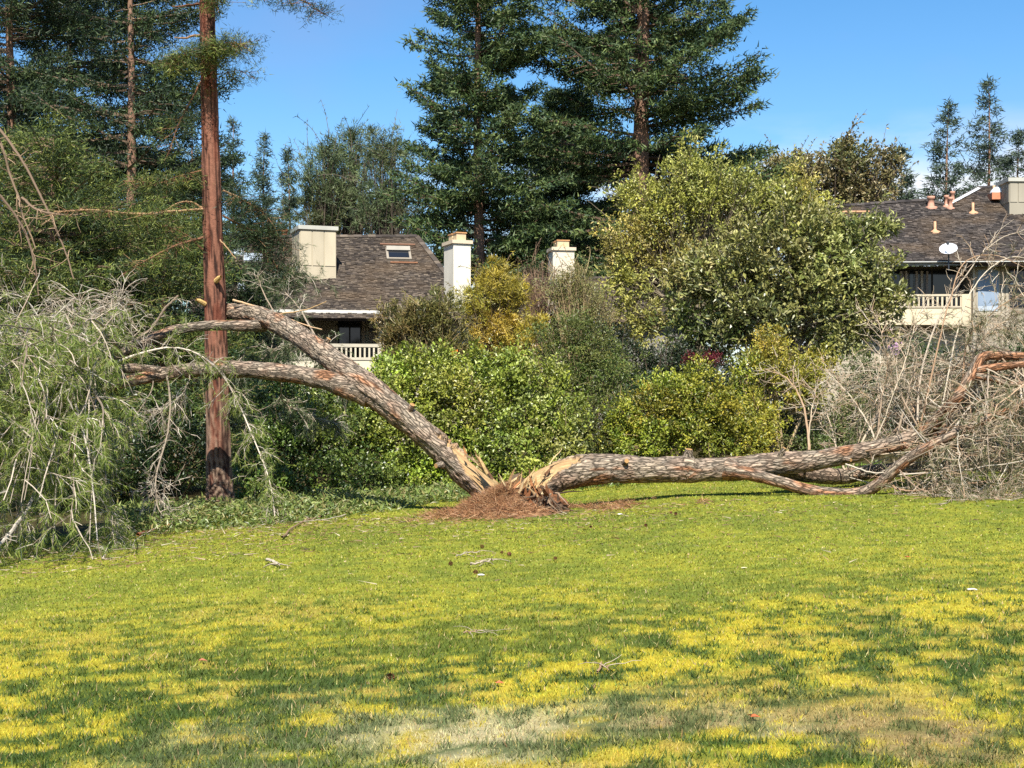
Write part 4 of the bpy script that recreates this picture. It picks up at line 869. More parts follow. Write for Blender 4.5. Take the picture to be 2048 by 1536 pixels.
shrub("golden_shrub", "yellow-green shrub behind the middle of the fallen right trunk", 1350, 32.5,
      [(1380, 790, 32.5, .8, .7, .6), (1320, 830, 32.5, .8, .7, .6), (1300, 880, 32.2, .9, .7, .5), (1400, 860, 32.2, .9, .7, .7), (1390, 740, 32.6, .3, .35, .3), (1250, 850, 32.6, .6, .6, .6), (1440, 820, 32.4, .5, .6, .7), (1480, 870, 32.6, .7, .6, .7), (1340, 790, 32.8, .6, .6, .5)],
      900, 34, .10, .075, .045, [(182, 182, 60), (148, 156, 50), (112, 128, 44), (208, 196, 76), (88, 106, 38)], twigc=((150, 130, 92),), ntw=220)
shrub("golden_shrub", "yellow-leaved shrub below the magnolia, beside the pale upright stems", 1560, 34,
      [(1550, 730, 34, .7, .7, .6), (1500, 760, 34, .6, .6, .6), (1600, 760, 34, .7, .7, .6), (1540, 690, 34.2, .5, .5, .4), (1640, 720, 34.4, .4, .4, .4), (1510, 840, 33.5, .7, .7, .7)],
      460, 30, .10, .08, .045, [(190, 184, 62), (156, 160, 56), (126, 138, 50), (206, 192, 80)], twigc=((176, 154, 116),), ntw=200)
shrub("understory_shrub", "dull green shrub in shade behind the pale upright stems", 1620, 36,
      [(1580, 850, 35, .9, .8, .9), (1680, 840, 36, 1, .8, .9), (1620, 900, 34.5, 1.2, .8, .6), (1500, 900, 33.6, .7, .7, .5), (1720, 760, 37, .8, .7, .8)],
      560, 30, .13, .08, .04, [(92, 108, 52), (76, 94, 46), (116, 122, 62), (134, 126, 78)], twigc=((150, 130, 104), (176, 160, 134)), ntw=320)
shrub("understory_shrub", "dark green shrub behind the right fallen crown", 1860, 37,
      [(1780, 820, 36.5, 1, .8, 1.1), (1880, 800, 37, 1.2, .9, 1.2), (1980, 780, 37, 1.2, .9, 1.3), (2080, 760, 37, 1.2, .9, 1.4), (1830, 730, 38, .8, .8, .7)],
      640, 30, .15, .10, .05, [(64, 84, 44), (80, 98, 50), (52, 70, 40), (104, 112, 60)], twigc=((130, 112, 90),), ntw=200)
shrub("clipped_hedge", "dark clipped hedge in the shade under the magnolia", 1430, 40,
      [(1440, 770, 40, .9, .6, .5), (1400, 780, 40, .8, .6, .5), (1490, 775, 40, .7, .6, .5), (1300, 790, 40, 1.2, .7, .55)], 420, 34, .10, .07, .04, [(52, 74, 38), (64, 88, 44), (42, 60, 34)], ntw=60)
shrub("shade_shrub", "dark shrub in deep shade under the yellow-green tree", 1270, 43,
      [(1260, 740, 43, 1.0, .7, .9), (1330, 730, 43, 1.0, .7, .8), (1380, 700, 44, .9, .7, .8), (1220, 690, 44, .8, .7, .8)], 420, 30, .13, .09, .05, [(44, 58, 34), (56, 72, 40), (36, 46, 30), (78, 88, 48)], ntw=160, twigc=((92, 78, 64),))  # added shrub, its very dark greens stand in for black shade
shrub("red_leaved_shrub", "small shrub with dark red leaves under the magnolia", 1410, 42, [(1385, 722, 42, .3, .3, .16), (1425, 720, 42, .35, .3, .16)], 60, 22, .08, .07, .04, [(120, 40, 48), (84, 30, 36), (150, 60, 64)], ntw=40)
shrub("ivy_bank", "dark leafy thicket right of the bare redwood trunk", 560, 30,
      [(540, 900, 30, .8, .7, .7), (600, 860, 30.4, .9, .8, .8), (670, 870, 30.4, .9, .8, .8), (620, 960, 29.4, 1.1, .7, .5), (520, 970, 29, .8, .6, .5), (720, 940, 29.6, .9, .7, .5), (680, 800, 31.5, .9, .8, .8), (580, 800, 32, .9, .8, .7)],
      760, 30, .12, .085, .055, [(88, 114, 42), (68, 94, 36), (122, 144, 58), (52, 76, 32), (146, 158, 78)], mat=M_GLOSS, twigc=TWG, ntw=200)
shrub("ivy_bank", "dark leafy thicket left of the bare redwood trunk", 330, 31,
      [(380, 920, 30.4, .9, .7, .7), (300, 920, 30.4, 1, .7, .8), (340, 830, 31.5, 1.1, .8, .8), (220, 900, 31, 1, .8, 1), (120, 900, 31.5, 1.2, .8, 1.2), (20, 900, 32, 1.2, .8, 1.2), (470, 760, 32.5, .7, .7, .9)],
      620, 30, .14, .09, .055, [(62, 84, 38), (50, 72, 34), (84, 106, 46), (40, 58, 30)], mat=M_GLOSS, twigc=TWG, ntw=200)
# green weeds along the foot of the hedge
def weeds():
    mb = MB(); n = 24000
    px = U(230, 1000, n); Y = U(19.5, 30, n); x = (px - 1024) / F * Y
    k = (Y > 27.6 - 5.6 * sst(0, -4.2, x) + 1.6 * (fbm(x*1.3, Y*1.3, seed=66) - .5)) & (np.hypot((x + .2) / 1.6, (Y - 23.4) / 1.9) > .9); x, Y = x[k], Y[k]; n = len(x)
    dpt = Y - (27.6 - 5.6 * sst(0, -4.2, x) + 1.6 * (fbm(x*1.3, Y*1.3, seed=66) - .5)); hgt = .36 * fbm(x*1.5, Y*1.5, seed=67) * U(0, 1, n) * sst(-.1, 1.6, dpt)
    k = rng.random(n) < .25 + .75 * sst(0, 1.2, dpt); x, Y, hgt = x[k], Y[k], hgt[k]; n = len(x)
    pos = np.stack([x, Y, g(x, Y) + hgt], 1); d = rdir(n); d[:, 2] = np.abs(d[:, 2]) * .8
    nr = rdir(n) * .5 + [0, -.2, 1]
    leaves(mb, pos, d, nr, U(.07, .17, n), U(.025, .05, n), pick([(128, 146, 70), (104, 126, 58), (154, 166, 88), (86, 106, 50), (168, 156, 100)], n))
    x = U(.8, 8, 3600); Y = U(28.2, 31, 3600); pos = np.stack([x, Y, g(x, Y) + U(0, .15, 3600)], 1); d = rdir(3600); d[:, 2] = np.abs(d[:, 2]) + .3
    leaves(mb, pos, d, rdir(3600)*.5 + [0, -.2, 1], U(.08, .2, 3600), U(.02, .05, 3600), pick([(120, 148, 60), (94, 122, 50), (150, 160, 70)], 3600))
    return mb
o = weeds().build("ground_cover", M_LEAF, kind="stuff"); o["label"] = "low green weeds along the foot of the hedge"

# ------------------------------------------------------------------ houses
def rayplane(px, py, O, N):
    d = np.array([(px - 1024) / F, 1.0, -(py - HOR) / F]); c0 = np.array([0, 0, CAMZ])
    return c0 + d * (((O - c0) @ N) / (d @ N))
def inside(poly, x, y):
    r = np.zeros(len(x), bool); n = len(poly)
    for i in range(n):
        x1, y1 = poly[i]; x2, y2 = poly[(i+1) % n]
        m = ((y1 > y) != (y2 > y)) & (x < (x2-x1) * (y-y1) / (y2-y1 + 1e-12) + x1); r ^= m
    return r
class House:
    def __init__(s, name, label, anchor, theta, pitch):
        s.u = np.array([math.cos(theta), math.sin(theta), 0]); s.n = np.array([math.sin(theta), -math.cos(theta), 0]); s.z = np.array([0, 0, 1.0])
        s.ax = np.array([s.u, -s.n, s.z]); s.E = anchor
        s.m = -s.n * math.cos(pitch) + s.z * math.sin(pitch); s.rn = np.cross(s.u, s.m)
        zb = float(g(anchor[0], anchor[1])); s.root = thing(name, label, "house", (anchor[0], anchor[1], zb)); s.zb = zb
    def on_front(s, px, py, back=0.0):
        return rayplane(px, py, s.E - s.n * back, s.n)
    def rect(s, name, x0, y0, x1, y1, back, depth, col, mat, parent=None, label=None):
        """box whose front face covers the photo rectangle, 'back' metres behind the eave plane"""
        a, b = s.on_front(x0, y1, back), s.on_front(x1, y0, back)
        w_ = (b - a) @ s.u; h_ = b[2] - a[2]; c_ = a + s.u * w_/2 + s.z * h_/2 - s.n * depth/2
        return box(MB(), c_, (w_, depth, h_), s.ax, lin(*col)).build(name, mat, parent or s.root, label=label)
    def roof(s, polypx, col_pal, thick=.12, course=.12):
        pts = np.array([rayplane(a, b, s.E, s.rn) for a, b in polypx])
        k = len(pts); mb = MB()
        low = pts - s.rn * thick
        V = np.vstack([pts, low]); cen = V.mean(0)
        ear = [[0, i, i+1] for i in range(1, k-1)]
        mb.v.append(V); mb.c.append(np.tile(lin(60, 50, 44), (2*k, 1))); mb.n += 2*k
        mb.t.append(np.array(ear)); mb.t.append(np.array(ear)[:, ::-1] + k)
        mb.q.append(np.array([[i, i+k, (i+1) % k + k, (i+1) % k] for i in range(k)]))
        r = mb.build("roof", M_SHING, s.root)
        uv = np.stack([(pts - s.E) @ s.u, (pts - s.E) @ s.m], 1)
        sh = MB(); v = uv[:, 1].min() + .02; row = 0
        while v < uv[:, 1].max():
            x = uv[:, 0].min() + U(-.2, 0)
            xs_ = []
            while x < uv[:, 0].max(): wd = U(.08, .22); xs_.append((x, wd)); x += wd
            xa = np.array(xs_); cx = xa[:, 0] + xa[:, 1]/2
            ok = inside(uv, cx, np.full(len(cx), v + .05)); xa = xa[ok]; cx = cx[ok]; n = len(cx)
            if n:
                cl = pick(col_pal, n, .18)
                moss = np.clip((fbm(cx*.6, v*.8 + 0*cx, seed=88) - .45) * 2.2, 0, .6)[:, None]
                cl = cl * (1 - moss) + lin(112, 94, 74) * moss
                vo = v + U(-.025, .012, n); hh = U(.016, .05, n); g_ = .004
                quad = np.array([[-1, 0, 1], [1, 0, 1], [1, 1, .15], [-1, 1, .15], [-1, 0, 0], [1, 0, 0]])
                Pp = []
                for a, b, hf in quad:
                    Pp.append(s.E + s.u * (cx + a * (xa[:, 1]/2 - g_))[:, None] + s.m * (vo + b * course * 1.25)[:, None] + s.rn * (.012 + hh * hf)[:, None])
                V = np.stack(Pp, 1).reshape(-1, 3); kk = np.arange(n)[:, None] * 6
                Q = np.concatenate([kk + [0, 1, 2, 3], kk + [4, 5, 1, 0]], 0)
                T = np.concatenate([kk + [4, 0, 3], kk + [5, 2, 1]], 0)
                sh.add(V, tris=T, quads=Q, col=np.repeat(cl, 6, 0))
            v += course; row += 1
        sh.build("shingles", M_SHING, r, kind="stuff")
        tops = [i for i in range(k) if polypx[i][1] < max(b for a, b in polypx) - 40]
        for i in tops[:-1]:
            a_, b_ = pts[i], pts[i+1] if i + 1 < k else pts[i]
            ln_ = np.linalg.norm(b_ - a_)
            if ln_ < .3: continue
            tt = norm(b_ - a_); nseg = max(2, int(ln_ / .3))
            cap = MB()
            for q_ in range(nseg): box(cap, a_ + tt * ln_ * (q_ + .5) / nseg + s.rn * (.05 + .012 * (q_ % 2)), (ln_ / nseg + .03, .22, .035), np.array([tt, np.cross(s.rn, tt), s.rn]), pick(col_pal, 1)[0])
            cap.build("ridge_cap", M_SHING, r)
        return r, pts
SHP = [(84, 76, 68), (102, 92, 82), (68, 61, 56), (118, 106, 92), (76, 67, 59)]
CREAM, TAN, TRIM, GREY = (226, 216, 192), (196, 184, 158), (206, 198, 178), (120, 112, 100)
def rot_ax(t):
    return np.array([[math.cos(t), math.sin(t), 0], [-math.sin(t), math.cos(t), 0], [0, 0, 1.0]])
def wall_box(root, name, a, b, zlo, zhi, depth, ax, col, mat, parent=None):
    c_ = (a + b) / 2; c_[2] = (zlo + zhi) / 2; w_ = np.linalg.norm((b - a)[:2])
    return box(MB(), c_ - ax[1] * -depth/2, (w_, depth, zhi - zlo), ax, lin(*col)).build(name, mat, parent or root)
def chase(root, px0, px1, pyt, pyb, Y, th, depth, nb, col=TAN):
    """boxed timber chimney chase with boards, battens and a cap"""
    ax = rot_ax(th); a, b = P(px0, pyb, Y), P(px1, pyb, Y); w_ = (px1 - px0) / F * Y / math.cos(th); zt = P(px0, pyt, Y)[2]; h_ = zt - a[2]
    c_ = a + ax[0] * w_/2 + ax[1] * depth/2 + np.array([0, 0, h_/2 - .5])
    body = box(MB(), c_, (w_, depth, h_ + 1.0), ax, lin(*col)).build("chimney_chase", M_PAINT, root)
    front = c_ - ax[1] * depth/2
    for k in range(nb):
        x = -w_/2 + (k + .5) * w_/nb
        box(MB(), front + ax[0]*x - ax[1]*.012 + np.array([0, 0, .45]), (w_/nb - .05, .024, h_ - .1), ax, lin(*col) * U(1.02, 1.14)).build("board", M_PAINT, body)
    lf = c_ - ax[0] * w_/2
    for k in range(3):
        y = -depth/2 + (k + .5) * depth/3
        box(MB(), lf - ax[0]*.012 + ax[1]*y + np.array([0, 0, .45]), (.024, depth/3 - .05, h_ - .1), ax, lin(*col)).build("board", M_PAINT, body)
    box(MB(), c_ + np.array([0, 0, h_/2 + .5 + .06]), (w_ + .16, depth + .16, .16), ax, lin(198, 196, 184)).build("cap", M_PAINT, body)
    return body
def flue_chimney(root, px0, px1, pyt, pyb, Y, th, dep, zext=1.0, col=(238, 232, 216)):
    ax = rot_ax(th); a = P(px0, pyb, Y); w_ = (px1 - px0) / F * Y / math.cos(th); zt = P(px0, pyt, Y)[2]; h_ = zt - a[2]
    c_ = a + ax[0]*w_/2 + ax[1]*dep/2 + np.array([0, 0, h_/2 - zext/2])
    body = box(MB(), c_, (w_, dep, h_ + zext), ax, lin(*col)).build("chimney", M_STUCCO, root)
    top = c_ + np.array([0, 0, h_/2 + zext/2])
    box(MB(), top + [0, 0, .06], (w_ + .14, dep + .14, .14), ax, lin(226, 208, 180)).build("cap", M_STUCCO, body)
    for sgn in (-1, 1):
        m = MB(); cc_ = top + ax[1]*sgn*dep*.24 + (ax[0]*sgn*w_*.0)
        box(m, cc_ + [0, 0, .27], (w_*.55, dep*.34, .30), ax, lin(222, 196, 156)); box(m, cc_ + [0, 0, .44], (w_*.62, dep*.4, .05), ax, lin(208, 154, 104))
        m.build("flue_pot", M_CLAY, body)
    return body

# --- left house
H1 = House("brown_roofed_house", "cream house with steep brown shingle roof behind the left half of the pine", P(757, 626, 56), math.radians(9), math.radians(33))
H1.roof([(380, 632), (380, 476), (833, 474), (892, 550), (940, 604), (1000, 641)], SHP)
H1.rect("fascia", 430, 625, 1000, 630, .02, .12, (176, 168, 148), M_PAINT)
H1.rect("gutter", 430, 621, 762, 625, -.10, .10, (226, 224, 214), M_METAL)
zf = H1.zb
# wall below and balcony
def wallrect(H, name, x0, y0, x1, y1, back, depth, col, mat, parent=None, label=None): return H.rect(name, x0, y0, x1, y1, back, depth, col, mat, parent, label)
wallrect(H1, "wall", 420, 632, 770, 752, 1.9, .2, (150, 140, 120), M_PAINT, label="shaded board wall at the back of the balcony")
wallrect(H1, "side_wall", 770, 632, 1000, 900, .9, .3, CREAM, M_STUCCO)
wallrect(H1, "lower_wall", 420, 746, 768, 900, .45, .2, CREAM, M_STUCCO)
wallrect(H1, "balcony_floor", 520, 740, 768, 746, .3, 1.55, TRIM, M_PAINT)
d_ = wallrect(H1, "sliding_door", 676, 640, 722, 742, 1.86, .06, (52, 48, 44), M_PAINT)
wallrect(H1, "pane", 679, 643, 698, 740, 1.84, .02, (10, 10, 10), M_GLASS, d_); wallrect(H1, "pane", 701, 643, 720, 740, 1.84, .02, (10, 10, 10), M_GLASS, d_)
for x0 in (724, 731, 738, 745, 752, 759): wallrect(H1, "siding_board", x0, 640, x0 + 6, 742, 1.86, .03, (168 + int(U(-8, 8)), 156, 134), M_PAINT)
m = MB(); c_ = H1.on_front(742, 650, 1.75); th = np.linspace(0, 2*np.pi, 17)[:-1]; ph = np.linspace(-1.4, 1.4, 9)
V = np.array([[math.cos(p)*math.cos(t), math.cos(p)*math.sin(t), math.sin(p)] for p in ph for t in th]) * .13 + c_
idx = np.arange(9*16).reshape(9, 16); m.add(V, quads=np.stack([idx[:-1], np.roll(idx, -1, 1)[:-1], np.roll(idx, -1, 1)[1:], idx[1:]], -1).reshape(-1, 4), col=lin(214, 208, 190))
lamp = m.build("globe_lamp", M_PAINT, H1.root, True); wallrect(H1, "bracket", 739, 655, 745, 664, 1.8, .08, (40, 38, 36), M_METAL, lamp)
rail = wallrect(H1, "railing", 560, 688, 768, 693, .32, .09, TRIM, M_PAINT)
wallrect(H1, "bottom_rail", 560, 715, 768, 719, .33, .06, TRIM, M_PAINT, rail)
x0 = 562
while x0 < 764:
    wallrect(H1, "baluster", x0, 693, x0 + 3.6, 715, .34, .05, (218, 208, 184), M_PAINT, rail); x0 += 9.2
wallrect(H1, "parapet", 560, 720, 768, 742, .36, .1, CREAM, M_STUCCO, rail)
wallrect(H1, "corner_post", 757, 632, 767, 746, .30, .14, (224, 214, 192), M_PAINT)
chase(H1.root, 600, 669, 457, 530, 57.6, math.radians(20), 1.6, 3)
flue_chimney(H1.root, 907, 941, 486, 583, 56.8, math.radians(22), 1.15, 2.2)
# open skylight on the roof
s0 = rayplane(797, 512, H1.E, H1.rn); sk = MB()
box(sk, s0 + H1.rn*.06, (1.05, .95, .12), np.array([H1.u, H1.m, H1.rn]), lin(160, 150, 134)); so_ = sk.build("skylight", M_PAINT, H1.root)
box(MB(), s0 + H1.rn*.13, (.86, .74, .02), np.array([H1.u, H1.m, H1.rn]), (0.02, .02, .02)).build("pane", M_GLASS, so_)
lid = np.array([H1.u, norm(H1.m*.8 + H1.rn*.5), norm(np.cross(H1.u, H1.m*.8 + H1.rn*.5))])
box(MB(), s0 + H1.m*.30 + H1.rn*.22, (1.0, .2, .05), lid, lin(170, 164, 150)).build("sash", M_PAINT, so_)
box(MB(), rayplane(795, 491, H1.E, H1.rn) + H1.rn*.06, (1.5, .10, .03), np.array([H1.u, H1.m, H1.rn]), lin(138, 102, 78)).build("flashing", M_METAL, so_)
box(MB(), rayplane(808, 528, H1.E, H1.rn) + H1.rn*.07, (1.15, .08, .04), np.array([H1.u, H1.m, H1.rn]), lin(158, 112, 80)).build("flashing", M_METAL, so_)
for px, py in ((470, 512), (506, 524), (495, 582)):
    s1 = rayplane(px, py, H1.E, H1.rn); sx = box(MB(), s1 + H1.rn*.1, (.8, .75, .2), np.array([H1.u, H1.m, H1.rn]), lin(150, 146, 140)).build("skylight", M_PAINT, H1.root)
    box(MB(), s1 + H1.rn*.22, (.72, .66, .06), np.array([H1.u, H1.m, H1.rn]), lin(225, 232, 240)).build("pane", M_SKYL, sx)
def lathe(mb, c_, prof, S=14, col=(1, 1, 1)):
    th = np.arange(S) / S * 2*np.pi; V = np.array([[r*math.cos(t), r*math.sin(t), z_] for r, z_ in prof for t in th]) + c_
    n = len(prof); idx = np.arange(n*S).reshape(n, S); mb.add(V, quads=np.stack([idx[:-1], np.roll(idx, -1, 1)[:-1], np.roll(idx, -1, 1)[1:], idx[1:]], -1).reshape(-1, 4), col=col)
    return mb
VENT = [(r_ * .8, z_ * .85) for r_, z_ in [(.24, -.12), (.24, .0), (.11, .05), (.10, .40), (.14, .42), (.14, .54), (.02, .56)]]
BIGV = [(r_ * .8, z_ * .85) for r_, z_ in [(.34, -.15), (.34, 0), (.18, .04), (.16, .38), (.21, .40), (.21, .54), (.02, .56)]]
PIPE = [(.22, -.1), (.22, .0), (.08, .06), (.055, .12), (.055, .42), (.0, .42)]
lathe(MB(), P(569, 480, 62), BIGV, 14, lin(190, 116, 84)).build("roof_vent", M_CLAY, H1.root, True)
lathe(MB(), rayplane(600, 548, H1.E, H1.rn), [(.2, -.1), (.2, .2), (.17, .3), (.1, .37), (0, .4)], 14, lin(170, 176, 170)).build("roof_vent", M_METAL, H1.root, True)

# --- middle house: a chimney and a pale wall showing through the shrubs
H3 = House("white_walled_house", "pale house half hidden in shrubs, its small chimney with two clay pots", P(1180, 640, 60), math.radians(12), math.radians(30))
flue_chimney(H3.root, 1106, 1149, 500, 545, 62, math.radians(10), 1.0, 2.0, (232, 220, 196))
H3.roof([(1040, 650), (1040, 560), (1330, 556), (1380, 640)], SHP)
wallrect(H3, "wall", 1060, 600, 1125, 900, -.6, .3, (222, 208, 190), M_STUCCO)
wallrect(H3, "wall", 1125, 642, 1370, 900, .5, .3, (150, 146, 138), M_STUCCO)
# --- right house
H2 = House("balcony_house", "house with brown shingle roof and satellite dish at the right edge", P(1900, 526, 57), math.radians(-3), math.radians(33))
H2.roof([(1640, 523), (1640, 424), (1700, 412), (1850, 402), (1895, 412), (1960, 377), (2150, 372), (2150, 529)], [(76, 70, 66), (92, 85, 80), (62, 57, 55), (108, 99, 92), (56, 51, 49)])
H2.rect("fascia", 1640, 523, 2150, 532, .02, .12, (150, 148, 138), M_PAINT)
H2.rect("gutter", 1640, 521, 2150, 525.5, -.12, .12, (214, 214, 206), M_METAL)
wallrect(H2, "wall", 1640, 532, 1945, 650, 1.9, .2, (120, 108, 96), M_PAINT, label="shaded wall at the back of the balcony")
wd_ = wallrect(H2, "window", 1775, 538, 1925, 645, 1.84, .06, (46, 42, 40), M_PAINT)
wallrect(H2, "pane", 1778, 541, 1862, 643, 1.82, .02, (10, 10, 10), M_GLASS, wd_); wallrect(H2, "pane", 1866, 541, 1922, 643, 1.82, .02, (10, 10, 10), M_GLASS, wd_)
for k in range(11):
    x0 = 1800 + k*5.2
    if k not in (4,): wallrect(H2, "blind_slat", x0, 542, x0 + 4.6, 642, 1.79 + .03*(k % 2), .012, [(176, 164, 156), (150, 138, 132), (190, 180, 170)][k % 3], M_PAINT, wd_)
r2 = wallrect(H2, "railing", 1700, 588, 1942, 593, .22, .1, (214, 200, 172), M_PAINT)
wallrect(H2, "bottom_rail", 1700, 612, 1942, 616, .23, .08, (206, 192, 166), M_PAINT, r2)
x0 = 1704
while x0 < 1922:
    wallrect(H2, "baluster", x0, 593, x0 + 4, 612, .24, .06, (214, 198, 168), M_PAINT, r2); x0 += 9.4
wallrect(H2, "parapet", 1700, 617, 1928, 650, .26, .14, (232, 218, 184), M_STUCCO, r2)
wallrect(H2, "newel_post", 1924, 588, 1942, 652, .2, .2, (222, 206, 174), M_PAINT, r2)
wallrect(H2, "balcony_floor", 1700, 645, 1942, 652, .42, 1.5, (150, 138, 118), M_PAINT)
wallrect(H2, "lower_wall", 1640, 655, 1945, 860, 1.2, .3, (190, 178, 156), M_STUCCO)
wallrect(H2, "front_wall", 1943, 532, 2150, 860, .85, .9, (164, 152, 132), M_PAINT)
w1 = wallrect(H2, "window", 1953, 537, 2000, 626, .83, .05, (190, 182, 164), M_PAINT)
wallrect(H2, "blind", 1956, 540, 1997, 612, .80, .03, (146, 164, 184), M_PAINT, w1); wallrect(H2, "pane", 1956, 612, 1997, 622, .80, .03, (200, 216, 232), M_SKYL, w1)
w2 = wallrect(H2, "window", 2018, 535, 2110, 616, .83, .05, (100, 96, 92), M_PAINT)
wallrect(H2, "pane", 2021, 538, 2107, 613, .80, .03, (10, 10, 10), M_GLASS, w2)
wallrect(H2, "sash_bar", 2021, 566, 2107, 569, .78, .03, (220, 220, 216), M_PAINT, w2)
for x0 in (1945, 2003, 2011): wallrect(H2, "trim_board", x0, 534, x0 + 6, 690, .82, .05, (186, 174, 152), M_PAINT)
wallrect(H2, "sill", 1950, 626, 2003, 631, .78, .12, (196, 184, 160), M_PAINT)
wallrect(H2, "downspout", 1946, 532, 1949.5, 760, .74, .08, (176, 168, 150), M_METAL)
wallrect(H1, "downspout", 769, 632, 772.5, 880, .8, .08, (196, 188, 170), M_METAL)
chase(H2.root, 2019, 2070, 362, 404, 60.5, math.radians(2), 1.3, 3, (164, 156, 138))
for px, py, pr in ((1862, 414, BIGV), (1893, 412, VENT), (1901, 416, VENT), (1905, 404, VENT)):
    lathe(MB(), rayplane(px, py, H2.E, H2.rn), pr, 14, lin(198, 148, 124)).build("roof_vent", M_CLAY, H2.root, True)
for px, py in ((1870, 463), (1946, 425), (1988, 390)):
    lathe(MB(), rayplane(px, py, H2.E, H2.rn), PIPE, 10, lin(218, 168, 130)).build("vent_pipe", M_CLAY, H2.root, True)
a, b = rayplane(1893, 414, H2.E, H2.rn), rayplane(1958, 379, H2.E, H2.rn); t_ = norm(b - a)
box(MB(), (a+b)/2 + H2.rn*.07, (np.linalg.norm(b-a), .14, .03), np.array([t_, np.cross(H2.rn, t_), H2.rn]), lin(226, 228, 228)).build("valley_flashing", M_METAL, H2.root)
c_ = rayplane(2004, 400, H2.E, H2.rn); m = box(MB(), c_ + [0, 0, .12], (1.1, .9, .3), H2.ax, lin(214, 140, 104)).build("dome_skylight", M_CLAY, H2.root)
lathe(MB(), c_ + [0, 0, .27], [(.52, 0), (.48, .14), (.36, .26), (.18, .33), (0, .35)], 20, lin(240, 240, 238)).build("dome", M_METAL, m, True)
box(MB(), rayplane(1712, 426, H2.E, H2.rn) + H2.rn*.06, (1.2, .1, .05), np.array([H2.u, H2.m, H2.rn]), lin(220, 168, 124)).build("flashing", M_METAL, H2.root)
# dish
dc = H2.on_front(1897, 500, -.45); dn = norm(np.array([-.28, -.72, .62])); du = norm(np.cross(dn, [0, 0, 1])); dv = np.cross(du, dn)
dish = thing("satellite_dish", "white satellite dish on a dark mast above the right balcony", "dish", dc - np.array([0, 0, .7]))
m = MB(); rr_ = np.linspace(0, 1, 7); S = 28; th = np.arange(S)/S*2*np.pi
V = np.array([dc + du*.35*r*math.cos(t) + dv*.30*r*math.sin(t) + dn*(.09*r*r) for r in rr_ for t in th]); idx = np.arange(7*S).reshape(7, S)
Q = np.stack([idx[:-1], np.roll(idx, -1, 1)[:-1], np.roll(idx, -1, 1)[1:], idx[1:]], -1).reshape(-1, 4); m.add(V, quads=Q, col=lin(232, 234, 238)); m.add(V - dn*.015, quads=Q[:, ::-1], col=lin(200, 202, 206))
m.build("reflector", M_METAL, dish, True)
m = MB(); q = np.array([[dc - dn*.02, dc - dn*.12 - [0, 0, .2], dc - dn*.1 - [0, 0, .75]]]); tubes(m, q, np.full((1, 3), .03), 8, lin(50, 54, 60)); m.build("mast", M_METAL, dish)
m = MB(); q = np.array([[dc - dv*.3, dc - dv*.2 + dn*.25, dc - dv*.05 + dn*.42]]); tubes(m, q, np.full((1, 3), .014), 6, lin(70, 74, 80)); box(m, dc - dv*.05 + dn*.43, (.09, .09, .12), None, lin(60, 62, 66)); m.build("feed_arm", M_METAL, dish)

# ------------------------------------------------------------------ small things
def flower(name, label, px, py, Y, n, rad, pal, ln):
    root = thing(name, label, "flower", P(px, py, Y)); c_ = P(px, py, Y); m = MB(); d = rdir(n)
    leaves(m, c_ + rng.normal(0, rad, (n, 3)) * [1, 1, 1.5], d, rdir(n), ln, ln*.6, pick(pal, n)); m.build("petals", M_LEAF, root, kind="stuff")
    s = MB(); st_ = np.array([[c_, c_ + [.05, .1, -.35], c_ + [.02, .15, -.9]]]); tubes(s, st_, np.array([[.008, .01, .012]]), 5, lin(110, 110, 60)); s.build("stem", M_TWIG, root)
flower("orange_flower", "orange flower cluster at the top of the bright green shrub", 908, 713, 32, 40, .04, [(236, 120, 30), (246, 146, 50)], .09)
flower("pink_blossom", "pink blossom among the bare twigs of the right crown", 1790, 694, 36, 70, .07, [(236, 190, 226), (222, 164, 208)], .07)
# pine cones, sticks, scraps on the lawn
def gp(px, py):
    """photo pixel on the lawn"""
    Y = 24.0
    for _ in range(30): Y = (CAMZ - float(g((px-1024)/F*Y, Y))) * F / (py - HOR)
    return np.array([(px-1024)/F*Y, Y, float(g((px-1024)/F*Y, Y))])
def cone():
    m = MB(); n = 60; i = np.arange(n); ph = i * 2.39996; t = (i + .5) / n; r = .033 * np.sin(np.pi * (t*.85 + .1)); zc = (t - .5) * .085
    p = np.stack([r*np.cos(ph)*.5, r*np.sin(ph)*.5, zc], 1); d = np.stack([np.cos(ph), np.sin(ph), .5 + 0*ph], 1)
    leaves(m, p, d, np.stack([-.3*np.cos(ph), -.3*np.sin(ph), 1 + 0*ph], 1), .012 + r*.75, .022, pick([(120, 76, 50), (92, 58, 40), (142, 96, 66)], n)); return m
mb = MB(); n = 5200; r_ = np.abs(rng.normal(0, 3.2, n)); a_ = U(0, 2*np.pi, n); x = r_ * np.cos(a_) * 1.7 - .5; y = 23 - np.abs(r_ * np.sin(a_)) * 1.3
k = rng.random(n) < .3; x[k] = U(-7.5, -2.5, k.sum()); y[k] = U(16.5, 22, k.sum()); y = np.maximum(y, 9)
d = rdir(n); d[:, 2] = np.abs(d[:, 2]) * .15; l_ = np.abs(rng.normal(0, .06, n)) + .04
blades(mb, np.stack([x, y, g(x, y) + .022], 1), d, l_, U(.006, .016, n), pick([(176, 140, 100), (130, 96, 68), (204, 188, 160), (150, 120, 84), (96, 74, 56)], n))
o = mb.build("fallen_debris", M_NEEDLE, kind="stuff"); o["label"] = "scattered brown needles and bark bits on the lawn"
c0 = None
